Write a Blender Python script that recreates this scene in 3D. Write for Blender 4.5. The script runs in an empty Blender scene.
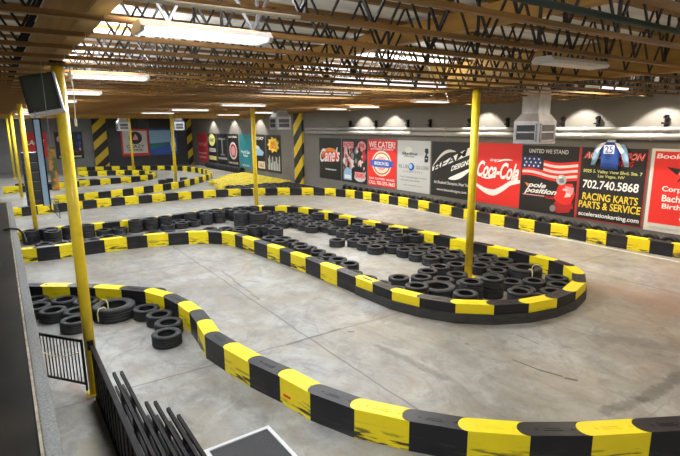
import bpy, bmesh, math, random
from mathutils import Vector, Matrix
random.seed(7)
C = bpy.context.scene.collection
# ------------------------------------------------------------------ camera
cam_d = bpy.data.cameras.new('camera'); cam = bpy.data.objects.new('camera', cam_d); C.objects.link(cam)
cam_d.sensor_width = 36; cam_d.lens = 495.86/680*36; cam_d.clip_end = 200; cam_d.clip_start = .05
R = Matrix.Rotation(-0.5955-math.pi/2, 4, 'Z') @ Matrix.Rotation(math.pi/2-0.2044, 4, 'X') @ Matrix.Rotation(-0.0079, 4, 'Z')
cam.matrix_world = Matrix.Translation((0, 0, 2.79)) @ R
bpy.context.scene.camera = cam
# ------------------------------------------------------------------ world, exposure
w = bpy.data.worlds.new('world'); bpy.context.scene.world = w; w.use_nodes = True
w.node_tree.nodes['Background'].inputs[0].default_value = (.8, .85, 1, 1)
w.node_tree.nodes['Background'].inputs[1].default_value = .3
vs = bpy.context.scene.view_settings
vs.view_transform = 'Standard'; vs.look = 'None'; vs.gamma = 1; vs.use_curve_mapping = False; vs.exposure = 0.12
LAMP_POWER = 62.0          # watts of one working ceiling fixture
SPOT_POWER = 300.0
UPLIGHT = .75
COOL, WARM = (.90, .95, 1.0), (1.0, .86, .66)

# ------------------------------------------------------------------ helpers
def fin(bm):
    me = bpy.data.meshes.new('m'); bmesh.ops.recalc_face_normals(bm, faces=bm.faces); bm.to_mesh(me); bm.free(); return me
def link(name, me, mat=None, parent=None, smooth=False):
    o = bpy.data.objects.new(name, me); C.objects.link(o)
    if mat is not None and len(me.materials) == 0: me.materials.append(mat)
    if smooth and me.polygons: me.polygons.foreach_set('use_smooth', [True]*len(me.polygons))
    me.name = name
    if parent is not None: o.parent = parent
    return o
def tag(o, label=None, cat=None, group=None, kind=None):
    if label: o['label'] = label
    if cat: o['category'] = cat
    if group: o['group'] = group
    if kind: o['kind'] = kind
    return o
def empty(name, loc, label, cat, group=None, rz=0):
    o = bpy.data.objects.new(name, None); C.objects.link(o); o.location = loc; o.rotation_euler = (0, 0, rz)
    o.empty_display_size = .1
    return tag(o, label, cat, group)
def box(bm, x0, x1, y0, y1, z0, z1, m=None):
    vs_ = [Vector((x, y, z)) for x in (x0, x1) for y in (y0, y1) for z in (z0, z1)]
    if m is not None: vs_ = [m @ v for v in vs_]
    v = [bm.verts.new(p) for p in vs_]
    for f in ((0,1,3,2),(4,6,7,5),(0,4,5,1),(2,3,7,6),(0,2,6,4),(1,5,7,3)): bm.faces.new([v[i] for i in f])
def tube(bm, a, b, r, n=8, r2=None):
    a, b = Vector(a), Vector(b); d = (b-a).normalized(); r2 = r if r2 is None else r2
    u = d.cross(Vector((0, 0, 1)));  u = u.normalized() if u.length > 1e-3 else Vector((1, 0, 0)); v = d.cross(u)
    A = [bm.verts.new(a+(u*math.cos(t)+v*math.sin(t))*r) for t in [2*math.pi*(i+.5)/n for i in range(n)]]
    B = [bm.verts.new(b+(u*math.cos(t)+v*math.sin(t))*r2) for t in [2*math.pi*(i+.5)/n for i in range(n)]]
    for i in range(n): bm.faces.new([A[i], A[(i+1) % n], B[(i+1) % n], B[i]])
    bm.faces.new(A[::-1]); bm.faces.new(B)
def path_tube(bm, pts, r, n=6):
    for a, b in zip(pts, pts[1:]): tube(bm, a, b, r, n)
def lathe(bm, prof, n, m=None, closed=True):
    rings = []
    for k in range(n):
        t = 2*math.pi*k/n
        ring = []
        for r, z in prof:
            p = Vector((r*math.cos(t), r*math.sin(t), z)); ring.append(bm.verts.new(m @ p if m is not None else p))
        rings.append(ring)
    q = len(prof)
    for k in range(n):
        a, b = rings[k], rings[(k+1) % n]
        for i in range(q if closed else q-1):
            bm.faces.new([a[i], b[i], b[(i+1) % q], a[(i+1) % q]])
def prism(bm, pts, z0, z1, m=None):
    f = lambda x, y, z: (m @ Vector((x, y, z))) if m is not None else Vector((x, y, z))
    A = [bm.verts.new(f(x, y, z0)) for x, y in pts]; B = [bm.verts.new(f(x, y, z1)) for x, y in pts]
    n = len(pts)
    for i in range(n): bm.faces.new([A[i], A[(i+1) % n], B[(i+1) % n], B[i]])
    bm.faces.new(A[::-1]); t = bm.faces.new(B); return t
def bevel(o, wdt, seg=2):
    md = o.modifiers.new('bevel', 'BEVEL'); md.width = wdt; md.segments = seg; md.limit_method = 'ANGLE'; md.angle_limit = .6
def ordn(n):
    if n % 100 in (11, 12, 13): return f'{n}th'
    return f"{n}{ {1:'st',2:'nd',3:'rd'}.get(n%10,'th')}"

# ------------------------------------------------------------------ materials
def mat(name, col, rough=.6, metal=0, emit=None, estr=0, spec=.5, alpha=None):
    m = bpy.data.materials.new(name); m.use_nodes = True; b = m.node_tree.nodes['Principled BSDF']
    b.inputs['Base Color'].default_value = (*col, 1); b.inputs['Roughness'].default_value = rough; b.inputs['Metallic'].default_value = metal
    b.inputs['Specular IOR Level'].default_value = spec
    if emit: b.inputs['Emission Color'].default_value = (*emit, 1); b.inputs['Emission Strength'].default_value = estr
    if alpha is not None: b.inputs['Alpha'].default_value = alpha
    return m
def noise_mat(name, c1, c2, scale=6, rough=.6, metal=0, coord='Object', stretch=(1, 1, 1), lo=.35, hi=.65, bump=0, detail=5, spec=.5):
    m = mat(name, c1, rough, metal, spec=spec); nt = m.node_tree; N = nt.nodes; L = nt.links; b = N['Principled BSDF']
    tc = N.new('ShaderNodeTexCoord'); mp = N.new('ShaderNodeMapping'); mp.inputs['Scale'].default_value = stretch
    nz = N.new('ShaderNodeTexNoise'); nz.inputs['Scale'].default_value = scale; nz.inputs['Detail'].default_value = detail
    cr = N.new('ShaderNodeValToRGB'); cr.color_ramp.elements[0].position = lo; cr.color_ramp.elements[1].position = hi
    cr.color_ramp.elements[0].color = (*c1, 1); cr.color_ramp.elements[1].color = (*c2, 1)
    L.new(tc.outputs[coord], mp.inputs[0]); L.new(mp.outputs[0], nz.inputs['Vector']); L.new(nz.outputs[0], cr.inputs[0]); L.new(cr.outputs[0], b.inputs['Base Color'])
    if bump:
        bp = N.new('ShaderNodeBump'); bp.inputs['Strength'].default_value = bump; bp.inputs['Distance'].default_value = .02
        L.new(nz.outputs[0], bp.inputs['Height']); L.new(bp.outputs[0], b.inputs['Normal'])
    return m
M = {}
M['pole'] = noise_mat('yellow_paint', (.80, .58, .02), (.66, .45, .015), 9, .38, lo=.45, hi=.8)
M['rubber'] = noise_mat('black_rubber', (.009, .009, .010), (.026, .026, .029), 7, .6, spec=.4)
M['wood'] = noise_mat('ochre_timber', (.25, .125, .026), (.15, .075, .016), 3, .6, stretch=(.4, .4, 4))
M['girder'] = noise_mat('ochre_glulam', (.44, .24, .042), (.30, .16, .03), 2.5, .55, stretch=(.5, 4, 4))
M['web'] = mat('dark_steel', (.022, .02, .02), .5, .4)
M['pipe'] = mat('grey_pipe', (.34, .33, .31), .6)
M['green_pipe'] = mat('dark_green_pipe', (.025, .045, .035), .35)
M['cream'] = mat('cream_paint', (.80, .76, .62), .4)
M['galv'] = noise_mat('galvanised_sheet', (.42, .43, .46), (.55, .56, .58), 5, .38, .75)
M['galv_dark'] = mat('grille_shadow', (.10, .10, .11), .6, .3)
M['housing'] = mat('white_enamel', (.70, .70, .70), .4)
M['lens_on'] = mat('lit_lens', (.9, .9, .92), .3, emit=(.93, .95, 1), estr=1.0)
M['lens_off'] = noise_mat('clear_prismatic_lens', (.60, .58, .52), (.75, .72, .66), 30, .3)
M['white'] = mat('white_print', (.85, .85, .84), .5)
M['offwhite'] = mat('warm_white_print', (.66, .64, .60), .5)
M['black'] = mat('black_print', (.014, .013, .013), .45)
M['red'] = mat('red_print', (.72, .025, .02), .45)
M['deepred'] = mat('dark_red_print', (.42, .015, .02), .45)
M['orange'] = mat('orange_print', (.80, .24, .03), .5)
M['yellow'] = mat('yellow_print', (.85, .62, .05), .5)
M['paleyellow'] = mat('pale_yellow_print', (.70, .72, .22), .5)
M['blue'] = mat('blue_print', (.03, .09, .40), .5)
M['navy'] = mat('navy_print', (.015, .03, .12), .5)
M['lightblue'] = mat('light_blue_print', (.30, .50, .72), .5)
M['teal'] = mat('teal_print', (.02, .20, .23), .5)
M['pink'] = mat('pink_print', (.75, .32, .34), .5)
M['tan'] = mat('cream_print', (.75, .66, .48), .5)
M['silver'] = mat('silver_print', (.50, .52, .52), .45)
M['grey'] = mat('grey_print', (.22, .23, .24), .5)
M['skin'] = mat('rope_yellow', (.68, .62, .30), .8)
M['fence'] = mat('black_steel_railing', (.008, .008, .009), .5, .0, spec=.3)
M['fence2'] = noise_mat('scuffed_black_steel', (.007, .006, .007), (.016, .013, .013), 12, .6, 0, spec=.18)
M['plate'] = mat('violet_grey_plate', (.05, .043, .056), .55)
M['ledge'] = noise_mat('grey_carpet_trim', (.10, .10, .10), (.22, .22, .21), 60, .9, lo=.3, hi=.7)
M['ledge_side'] = noise_mat('worn_tan_edge', (.32, .27, .19), (.18, .15, .11), 15, .7)
M['gloss'] = noise_mat('dark_gloss_laminate', (.006, .0055, .005), (.020, .016, .012), 2.2, .3, spec=.22)
M['carpet'] = noise_mat('charcoal_mat', (.035, .035, .038), (.07, .07, .075), 90, .95, lo=.35, hi=.65)
M['alu'] = mat('white_aluminium', (.68, .70, .72), .35, .2)
M['screen'] = mat('tv_screen', (.055, .065, .05), .25, spec=.6)
M['tvplastic'] = mat('black_plastic', (.02, .02, .022), .4)
M['tvside'] = mat('pale_plastic', (.55, .55, .60), .5)
M['acrylic'] = mat('pale_blue_acrylic', (.38, .55, .70), .15)
M['whiteline'] = noise_mat('white_floor_paint', (.62, .60, .55), (.48, .46, .41), 5, .6)

def barrier_mat(name, c1, c2, scuff, amount):
    m = mat(name, c1, .42, spec=.35); nt = m.node_tree; N = nt.nodes; L = nt.links; b = N['Principled BSDF']
    oi = N.new('ShaderNodeObjectInfo'); tc = N.new('ShaderNodeTexCoord'); geo = N.new('ShaderNodeNewGeometry')
    add = N.new('ShaderNodeVectorMath'); add.operation = 'ADD'
    sc = N.new('ShaderNodeVectorMath'); sc.operation = 'SCALE'; sc.inputs['Scale'].default_value = 37
    cmb = N.new('ShaderNodeCombineXYZ'); L.new(oi.outputs['Random'], cmb.inputs[0]); L.new(cmb.outputs[0], sc.inputs[0])
    L.new(tc.outputs['Object'], add.inputs[0]); L.new(sc.outputs[0], add.inputs[1])
    n1 = N.new('ShaderNodeTexNoise'); n1.inputs['Scale'].default_value = 5; n1.inputs['Detail'].default_value = 4; L.new(add.outputs[0], n1.inputs['Vector'])
    mx = N.new('ShaderNodeMix'); mx.data_type = 'RGBA'; mx.inputs['A'].default_value = (*c1, 1); mx.inputs['B'].default_value = (*c2, 1)
    L.new(n1.outputs[0], mx.inputs['Factor'])
    # tyre scuffs: horizontal smears on the lower half of the side faces
    mp = N.new('ShaderNodeMapping'); mp.inputs['Scale'].default_value = (2.2, 2.2, 16); L.new(add.outputs[0], mp.inputs[0])
    n2 = N.new('ShaderNodeTexNoise'); n2.inputs['Scale'].default_value = 1.6; n2.inputs['Detail'].default_value = 6; L.new(mp.outputs[0], n2.inputs['Vector'])
    sep = N.new('ShaderNodeSeparateXYZ'); L.new(tc.outputs['Object'], sep.inputs[0])
    band = N.new('ShaderNodeMapRange'); band.inputs['From Min'].default_value = .19; band.inputs['From Max'].default_value = .08; L.new(sep.outputs['Z'], band.inputs['Value'])
    sepn = N.new('ShaderNodeSeparateXYZ'); L.new(geo.outputs['True Normal'], sepn.inputs[0])
    side = N.new('ShaderNodeMath'); side.operation = 'LESS_THAN'; side.inputs[1].default_value = .5; L.new(sepn.outputs['Z'], side.inputs[0])
    thr = N.new('ShaderNodeMapRange'); thr.inputs['From Min'].default_value = .56-amount*.12; thr.inputs['From Max'].default_value = .62-amount*.06; L.new(n2.outputs[0], thr.inputs['Value'])
    m1 = N.new('ShaderNodeMath'); m1.operation = 'MULTIPLY'; L.new(band.outputs[0], m1.inputs[0]); L.new(side.outputs[0], m1.inputs[1])
    m2 = N.new('ShaderNodeMath'); m2.operation = 'MULTIPLY'; L.new(m1.outputs[0], m2.inputs[0]); L.new(thr.outputs[0], m2.inputs[1])
    mx2 = N.new('ShaderNodeMix'); mx2.data_type = 'RGBA'; mx2.inputs['B'].default_value = (*scuff, 1)
    L.new(m2.outputs[0], mx2.inputs['Factor']); L.new(mx.outputs['Result'], mx2.inputs['A']); L.new(mx2.outputs['Result'], b.inputs['Base Color'])
    return m
M['by'] = barrier_mat('yellow_moulded_plastic', (.92, .74, .015), (.80, .63, .012), (.06, .05, .02), .45)
M['bb'] = barrier_mat('black_moulded_plastic', (.007, .007, .009), (.017, .017, .021), (.035, .033, .033), .5)
M['skirt'] = noise_mat('rubber_belt', (.02, .02, .021), (.045, .042, .04), 6, .6, stretch=(1, 1, 6))
M['ytire'] = noise_mat('yellow_painted_rubber', (.74, .58, .03), (.40, .33, .05), 5, .6, lo=.45, hi=.75)

# ax, ay, bx, by, half width, strength, colour, raggedness
DK, RU, OC = (.05, .046, .042), (.20, .105, .06), (.30, .25, .13)
SMEARS = [(2.23, -4.59, 2.15, -5.14, .14, .55, DK, .6), (2.15, -5.14, 2.10, -6.3, .17, .6, DK, .6), (3.46, -4.80, 3.11, -4.83, .025, .9, DK, .3), (3.11, -4.83, 2.89, -4.89, .035, .9, DK, .3),
          (2.84, -4.90, 2.76, -4.95, .05, .9, DK, .2), (3.87, -5.44, 3.54, -5.42, .018, .8, DK, .1), (4.66, -3.70, 3.61, -3.79, .12, .45, DK, .7), (4.08, -4.66, 4.06, -4.68, .04, .8, DK, .2),
          (5.40, -2.76, 5.44, -3.60, .05, .6, DK, .6), (5.28, -3.66, 5.24, -3.70, .05, .8, DK, .2), (4.6, -.30, 3.2, -.36, .20, .55, OC, .6), (5.85, -.32, 5.4, -.40, .16, .6, RU, .6), (5.3, -.42, 4.2, -.50, .06, .5, DK, .6),
          (4.4, -8.2, 3.2, -8.6, .9, .40, (.27, .15, .09), .5), (6.0, -9.4, 5.2, -10.6, .02, .7, DK, .4), (3.2, -6.3, 1.6, -7.2, .35, .35, DK, .8), (9.1, -3.3, 7.2, -3.2, .05, .5, DK, .7)]
def floor_mat():
    m = mat('polished_concrete', (.4, .4, .38), .5); nt = m.node_tree; N = nt.nodes; L = nt.links; b = N['Principled BSDF']
    tc = N.new('ShaderNodeTexCoord')
    def noise(s, d=6, st=(1, 1, 1), dist=0, rough=.55):
        mp = N.new('ShaderNodeMapping'); mp.inputs['Scale'].default_value = st; L.new(tc.outputs['Object'], mp.inputs[0])
        n = N.new('ShaderNodeTexNoise'); n.inputs['Scale'].default_value = s; n.inputs['Detail'].default_value = d; n.inputs['Distortion'].default_value = dist; n.inputs['Roughness'].default_value = rough
        L.new(mp.outputs[0], n.inputs['Vector']); return n.outputs[0]
    def ramp(x, stops):
        r = N.new('ShaderNodeValToRGB'); L.new(x, r.inputs[0]); e = r.color_ramp.elements
        while len(e) < len(stops): e.new(.5)
        for i, (p, c) in enumerate(stops): e[i].position = p; e[i].color = (*c, 1)
        return r.outputs[0]
    def mix(f, a, bb, mode='MIX'):
        x = N.new('ShaderNodeMix'); x.data_type = 'RGBA'; x.blend_type = mode
        if isinstance(f, float): x.inputs['Factor'].default_value = f
        else: L.new(f, x.inputs['Factor'])
        for s, v in (('A', a), ('B', bb)):
            if isinstance(v, tuple): x.inputs[s].default_value = (*v, 1)
            else: L.new(v, x.inputs[s])
        return x.outputs['Result']
    base = ramp(noise(.45, 8, dist=.8), [(.34, (.205, .197, .172)), (.5, (.283, .280, .262)), (.66, (.362, .366, .358))])
    fine = ramp(noise(3.5, 10, dist=.5, rough=.7), [(.3, (.60, .59, .57)), (.52, (1, 1, 1)), (.72, (1.2, 1.2, 1.2))])
    col = mix(1.0, base, fine, 'MULTIPLY')
    # rust-tan staining
    col = mix(ramp(noise(.8, 7, dist=1.2), [(.45, (0, 0, 0)), (.68, (.7, .7, .7))]), col, (.275, .228, .155))
    # trowel streaks and kart scrub marks
    col = mix(ramp(noise(2.2, 6, (.35, 3, 1), 1.5), [(.60, (0, 0, 0)), (.78, (.45, .45, .45))]), col, (.22, .21, .20))
    # broad dark scrubbed patches and fine pitting
    col = mix(ramp(noise(.9, 12, (1, 1.6, 1), 2.2, .72), [(.50, (0, 0, 0)), (.66, (.62, .62, .62))]), col, (.145, .132, .115))
    col = mix(ramp(noise(1.7, 12, (1.3, 1, 1), 1.0, .75), [(.54, (0, 0, 0)), (.70, (.5, .5, .5))]), col, (.47, .46, .445))
    col = mix(ramp(noise(38, 4, rough=.8), [(.56, (0, 0, 0)), (.70, (.35, .35, .35))]), col, (.15, .14, .13))
    # dark spots
    col = mix(ramp(noise(9, 3), [(.70, (0, 0, 0)), (.76, (.6, .6, .6))]), col, (.14, .13, .12))
    # saw-cut joints with ragged edges, and wandering cracks
    sep = N.new('ShaderNodeSeparateXYZ')
    wob = N.new('ShaderNodeTexNoise'); wob.inputs['Scale'].default_value = 2.5; L.new(tc.outputs['Object'], wob.inputs['Vector'])
    wm = N.new('ShaderNodeVectorMath'); wm.operation = 'MULTIPLY_ADD'; wm.inputs[1].default_value = (.07, .07, 0); L.new(wob.outputs[1], wm.inputs[0]); L.new(tc.outputs['Object'], wm.inputs[2])
    L.new(wm.outputs[0], sep.inputs[0])
    def joint(ax, off, per, wd):
        a = N.new('ShaderNodeMath'); a.operation = 'ADD'; L.new(sep.outputs[ax], a.inputs[0]); a.inputs[1].default_value = -off+per/2+per*40
        q = N.new('ShaderNodeMath'); q.operation = 'MODULO'; L.new(a.outputs[0], q.inputs[0]); q.inputs[1].default_value = per
        s = N.new('ShaderNodeMath'); s.operation = 'SUBTRACT'; L.new(q.outputs[0], s.inputs[0]); s.inputs[1].default_value = per/2
        ab = N.new('ShaderNodeMath'); ab.operation = 'ABSOLUTE'; L.new(s.outputs[0], ab.inputs[0])
        r = N.new('ShaderNodeMapRange'); L.new(ab.outputs[0], r.inputs['Value']); r.inputs['From Min'].default_value = wd; r.inputs['From Max'].default_value = wd*.3
        return r.outputs[0]
    j = N.new('ShaderNodeMath'); j.operation = 'MAXIMUM'; L.new(joint('X', 5.42, 4.62, .016), j.inputs[0]); L.new(joint('Y', -3.10, 2.97*2, .018), j.inputs[1])
    jm = N.new('ShaderNodeMath'); jm.operation = 'MULTIPLY'; L.new(j.outputs[0], jm.inputs[0]); jm.inputs[1].default_value = .8
    col = mix(jm.outputs[0], col, (.09, .085, .08))
    # individual oil smears, gouges and rust stains
    def smear(ax, ay, bx, by, wd, strength, colour, rag=.5):
        nonlocal col
        d = Vector((bx-ax, by-ay, 0)); L2 = d.length_squared
        rel = N.new('ShaderNodeVectorMath'); rel.operation = 'SUBTRACT'; L.new(wm.outputs[0], rel.inputs[0]); rel.inputs[1].default_value = (ax, ay, 0)
        dt = N.new('ShaderNodeVectorMath'); dt.operation = 'DOT_PRODUCT'; L.new(rel.outputs[0], dt.inputs[0]); dt.inputs[1].default_value = d/L2
        cl = N.new('ShaderNodeClamp'); L.new(dt.outputs['Value'], cl.inputs[0])
        sc = N.new('ShaderNodeVectorMath'); sc.operation = 'SCALE'; sc.inputs[0].default_value = d; L.new(cl.outputs[0], sc.inputs['Scale'])
        df = N.new('ShaderNodeVectorMath'); df.operation = 'SUBTRACT'; L.new(rel.outputs[0], df.inputs[0]); L.new(sc.outputs[0], df.inputs[1])
        ln = N.new('ShaderNodeVectorMath'); ln.operation = 'LENGTH'; L.new(df.outputs[0], ln.inputs[0])
        r = N.new('ShaderNodeMapRange'); L.new(ln.outputs['Value'], r.inputs['Value']); r.inputs['From Min'].default_value = wd; r.inputs['From Max'].default_value = 0; r.inputs['To Max'].default_value = 1
        q = N.new('ShaderNodeMath'); q.operation = 'MULTIPLY_ADD'; L.new(ragged, q.inputs[0]); q.inputs[1].default_value = 3*rag; q.inputs[2].default_value = -1.5*rag-.0
        s = N.new('ShaderNodeMath'); s.operation = 'ADD'; L.new(q.outputs[0], s.inputs[0]); L.new(r.outputs[0], s.inputs[1])
        g = N.new('ShaderNodeMapRange'); L.new(s.outputs[0], g.inputs['Value']); g.inputs['From Min'].default_value = .35; g.inputs['From Max'].default_value = .75; g.inputs['To Max'].default_value = strength
        lim = N.new('ShaderNodeMath'); lim.operation = 'MULTIPLY'; L.new(g.outputs[0], lim.inputs[0])
        r2 = N.new('ShaderNodeMapRange'); L.new(ln.outputs['Value'], r2.inputs['Value']); r2.inputs['From Min'].default_value = wd*1.3; r2.inputs['From Max'].default_value = wd*.8; L.new(r2.outputs[0], lim.inputs[1])
        col = mix(lim.outputs[0], col, colour)
    ragged = noise(9, 8, rough=.75)
    dk = (.055, .05, .045)
    for a in SMEARS: smear(*a)
    vor = N.new('ShaderNodeTexVoronoi'); vor.feature = 'DISTANCE_TO_EDGE'; vor.inputs['Scale'].default_value = .22
    w2 = N.new('ShaderNodeTexNoise'); w2.inputs['Scale'].default_value = 1.2; w2.inputs['Detail'].default_value = 8; L.new(tc.outputs['Object'], w2.inputs['Vector'])
    wv = N.new('ShaderNodeVectorMath'); wv.operation = 'MULTIPLY_ADD'; wv.inputs[1].default_value = (1.1, 1.1, 0); L.new(w2.outputs[1], wv.inputs[0]); L.new(tc.outputs['Object'], wv.inputs[2]); L.new(wv.outputs[0], vor.inputs['Vector'])
    cr = N.new('ShaderNodeMapRange'); L.new(vor.outputs['Distance'], cr.inputs['Value']); cr.inputs['From Min'].default_value = .004; cr.inputs['From Max'].default_value = .001; cr.inputs['To Max'].default_value = .28
    col = mix(cr.outputs[0], col, (.12, .11, .10))
    L.new(col, b.inputs['Base Color'])
    rr = N.new('ShaderNodeMapRange'); L.new(noise(1.2, 5), rr.inputs['Value']); rr.inputs['To Min'].default_value = .30; rr.inputs['To Max'].default_value = .62; L.new(rr.outputs[0], b.inputs['Roughness'])
    bp = N.new('ShaderNodeBump'); bp.inputs['Strength'].default_value = .15; bp.inputs['Distance'].default_value = .01; L.new(noise(14, 6), bp.inputs['Height']); L.new(bp.outputs[0], b.inputs['Normal'])
    return m
M['floor'] = floor_mat()
M['wall'] = noise_mat('warm_grey_wall', (.175, .162, .142), (.150, .138, .120), 1.2, .8)
M['wall_dark'] = noise_mat('charcoal_wall', (.060, .060, .066), (.045, .045, .05), 1.5, .7)
M['wall_light'] = noise_mat('grey_wall', (.24, .235, .24), (.20, .195, .20), 1.2, .8)
M['foil'] = noise_mat('foil_insulation', (.55, .54, .52), (.90, .88, .85), 1.6, .55, .0, stretch=(5, .8, 1), lo=.3, hi=.7, bump=.9, detail=7)

def stripe_mat():
    m = mat('hazard_stripes', (.8, .6, .02), .5); nt = m.node_tree; N = nt.nodes; L = nt.links; b = N['Principled BSDF']
    tc = N.new('ShaderNodeTexCoord'); sep = N.new('ShaderNodeSeparateXYZ'); L.new(tc.outputs['Object'], sep.inputs[0])
    s = N.new('ShaderNodeMath'); s.operation = 'ADD'; L.new(sep.outputs['X'], s.inputs[0]); L.new(sep.outputs['Y'], s.inputs[1])
    a = N.new('ShaderNodeMath'); a.operation = 'MULTIPLY_ADD'; a.inputs[1].default_value = .9; L.new(s.outputs[0], a.inputs[0]); L.new(sep.outputs['Z'], a.inputs[2])
    q = N.new('ShaderNodeMath'); q.operation = 'ADD'; q.inputs[1].default_value = 20; L.new(a.outputs[0], q.inputs[0])
    mo = N.new('ShaderNodeMath'); mo.operation = 'MODULO'; mo.inputs[1].default_value = 1.08; L.new(q.outputs[0], mo.inputs[0])
    g = N.new('ShaderNodeMath'); g.operation = 'GREATER_THAN'; g.inputs[1].default_value = .54; L.new(mo.outputs[0], g.inputs[0])
    x = N.new('ShaderNodeMix'); x.data_type = 'RGBA'; x.inputs['A'].default_value = (.72, .50, .02, 1); x.inputs['B'].default_value = (.018, .016, .015, 1)
    L.new(g.outputs[0], x.inputs['Factor']); L.new(x.outputs['Result'], b.inputs['Base Color']); return m
M['stripe'] = stripe_mat()

# ------------------------------------------------------------------ room shell
X0, X1, YR, YL, ZT = -3.0, 37.5, -12.05, 6.0, 3.86
def struct(name, bx, m, parent=None):
    bm = bmesh.new()
    for b in bx: box(bm, *b)
    o = link(name, fin(bm), m, parent)
    if parent is None: tag(o, kind='structure')
    return o
struct('floor', [(X0, X1, YR, YL, -.1, 0)], M['floor'])
struct('ceiling', [(X0, X1, YR, YL, ZT, ZT+.1)], M['foil'])
struct('wall_right', [(X0, X1, YR-.2, YR, -.1, ZT+.1)], M['wall'])
struct('wall_left', [(X0, X1, YL, YL+.2, -.1, ZT+.1)], M['wall_light'])
struct('wall_near', [(X0-.2, X0, YR-.2, YL+.2, -.1, ZT+.1)], M['wall_light'])
struct('wall_back', [(X1, X1+.2, -6.1, YL+.2, -.1, ZT+.1)], M['wall_light'])
struct('wall_back_dark', [(X1, X1+.2, YR-.2, -6.1, -.1, ZT+.1)], M['wall_dark'])
struct('trim_1', [(4, 17.6, -11.24, -11.16, 0, .006)], M['whiteline'])
def pilaster(name, x, y, sx, sy):
    bm = bmesh.new(); box(bm, -sx/2, sx/2, -sy/2, sy/2, 0, 3.37)
    o = link(name, fin(bm), M['stripe']); o.location = (x, y, 0); return o
tag(pilaster('wall_pilaster', 21.2, YR+.055, .80, .10), 'diagonal yellow and black striped pilaster on the long poster wall', 'pilaster')
tag(pilaster('wall_pilaster', X1-.06, -5.75, .10, .86), 'diagonal yellow and black striped pilaster where the back wall turns dark', 'pilaster')
tag(pilaster('wall_pilaster', X1-.06, -11.85, .10, .36), 'thin yellow and black striped pilaster in the far right corner', 'pilaster')

# ------------------------------------------------------------------ roof: girders, trusses
def girder(x0, x1, y, z0, z1, wd, label):
    bm = bmesh.new(); box(bm, x0, x1, y-wd/2, y+wd/2, z0, z1)
    o = link('roof_girder', fin(bm), M['girder']); bevel(o, .008, 1); return tag(o, label, 'girder')
ROW1, ROW2 = -.54, -6.95
girder(X0, X1, -.53, 3.39, ZT, .12, 'ochre laminated girder carried by the left row of yellow posts')
girder(X0, X1, ROW2, 3.39, ZT, .20, 'ochre laminated girder carried by the right row of yellow posts')
bm = bmesh.new(); box(bm, 25.0, 25.2, YR+.02, YL-.02, 3.18, 3.345)
tag(link('header_beam', fin(bm), M['girder']), 'deep brown cross beam under the far part of the roof', 'beam')
def truss_mesh(L, n, e0=0, e1=0):
    """one open-web truss along -Y from 0 to -L; returns meshes of top chord, bottom chord and web"""
    zb, zt = 3.348, ZT
    a = bmesh.new(); box(a, -.032, .032, -L, 0, zt-.036, zt-.002)
    b = bmesh.new(); box(b, -.021, .021, -L-e1, e0, zb, zb+.030)
    c = bmesh.new(); p = L/n
    for i in range(n):
        y = -i*p; s = (-1 if i % 2 else 1)*.012
        for q0, q1 in (((y, zt-.036), (y-p/2, zb+.03)), ((y-p/2, zb+.03), (y-p, zt-.036))):
            d = Vector((0, q1[0]-q0[0], q1[1]-q0[1])); u = d.normalized()
            A = Vector((s, q0[0], q0[1])); B = Vector((s, q1[0], q1[1])); h = .0075
            nrm = Vector((0, -u.z, u.y))*h; t = Vector((h, 0, 0))
            v = [c.verts.new(P+e) for P in (A, B) for e in (nrm+t, nrm-t, -nrm-t, -nrm+t)]
            for k in range(4): c.faces.new([v[k], v[(k+1) % 4], v[4+(k+1) % 4], v[4+k]])
        if i % 4 == 1:   # paired strut
            box(c, -.012, .012, y-p/2-.05, y-p/2-.035, zb+.03, zt-.036)
    return fin(a), fin(b), fin(c)
spans = [('left of both post rows', YL-.02, YL+ROW1*-1-.12, 11), ('between the two post rows', ROW1-.095, -(ROW2-ROW1)-.21, 11), ('beside the poster wall', ROW2-.11, -(ROW2-YR)-.14, 9)]
proto = []
for k, (txt, y0, _, n) in enumerate(spans):
    L = [YL-.02-ROW1-.095, abs(ROW2-ROW1)-.21, abs(YR-ROW2)-.13][k]
    ms = truss_mesh(L, max(8, round(L/.50)), [0, .09, .10][k], [.09, .10, 0][k])
    ms[0].materials.append(M['wood']); ms[1].materials.append(M['wood']); ms[2].materials.append(M['web']); proto.append((txt, y0, ms))
nx = 0; x = 1.26
while x < X1-.3:
    nx += 1
    for txt, y0, ms in proto:
        if y0 > 0 and x > 26: continue
        t = empty('roof_truss', (x, y0, 0), f'open-web roof truss {txt}, {ordn(nx)} from the camera', 'truss', f'open-web roof trusses {txt}')
        for nm, me in zip(('top_chord', 'bottom_chord', 'web'), ms):
            o = bpy.data.objects.new(nm, me); C.objects.link(o); o.parent = t
    x += .60
bm = bmesh.new(); box(bm, X0, X1, -3.80, -3.68, 3.64, ZT-.04); tag(link('roof_purlin', fin(bm), M['girder']), 'ochre purlin beam running midway between the two rows of yellow posts', 'beam')
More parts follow.
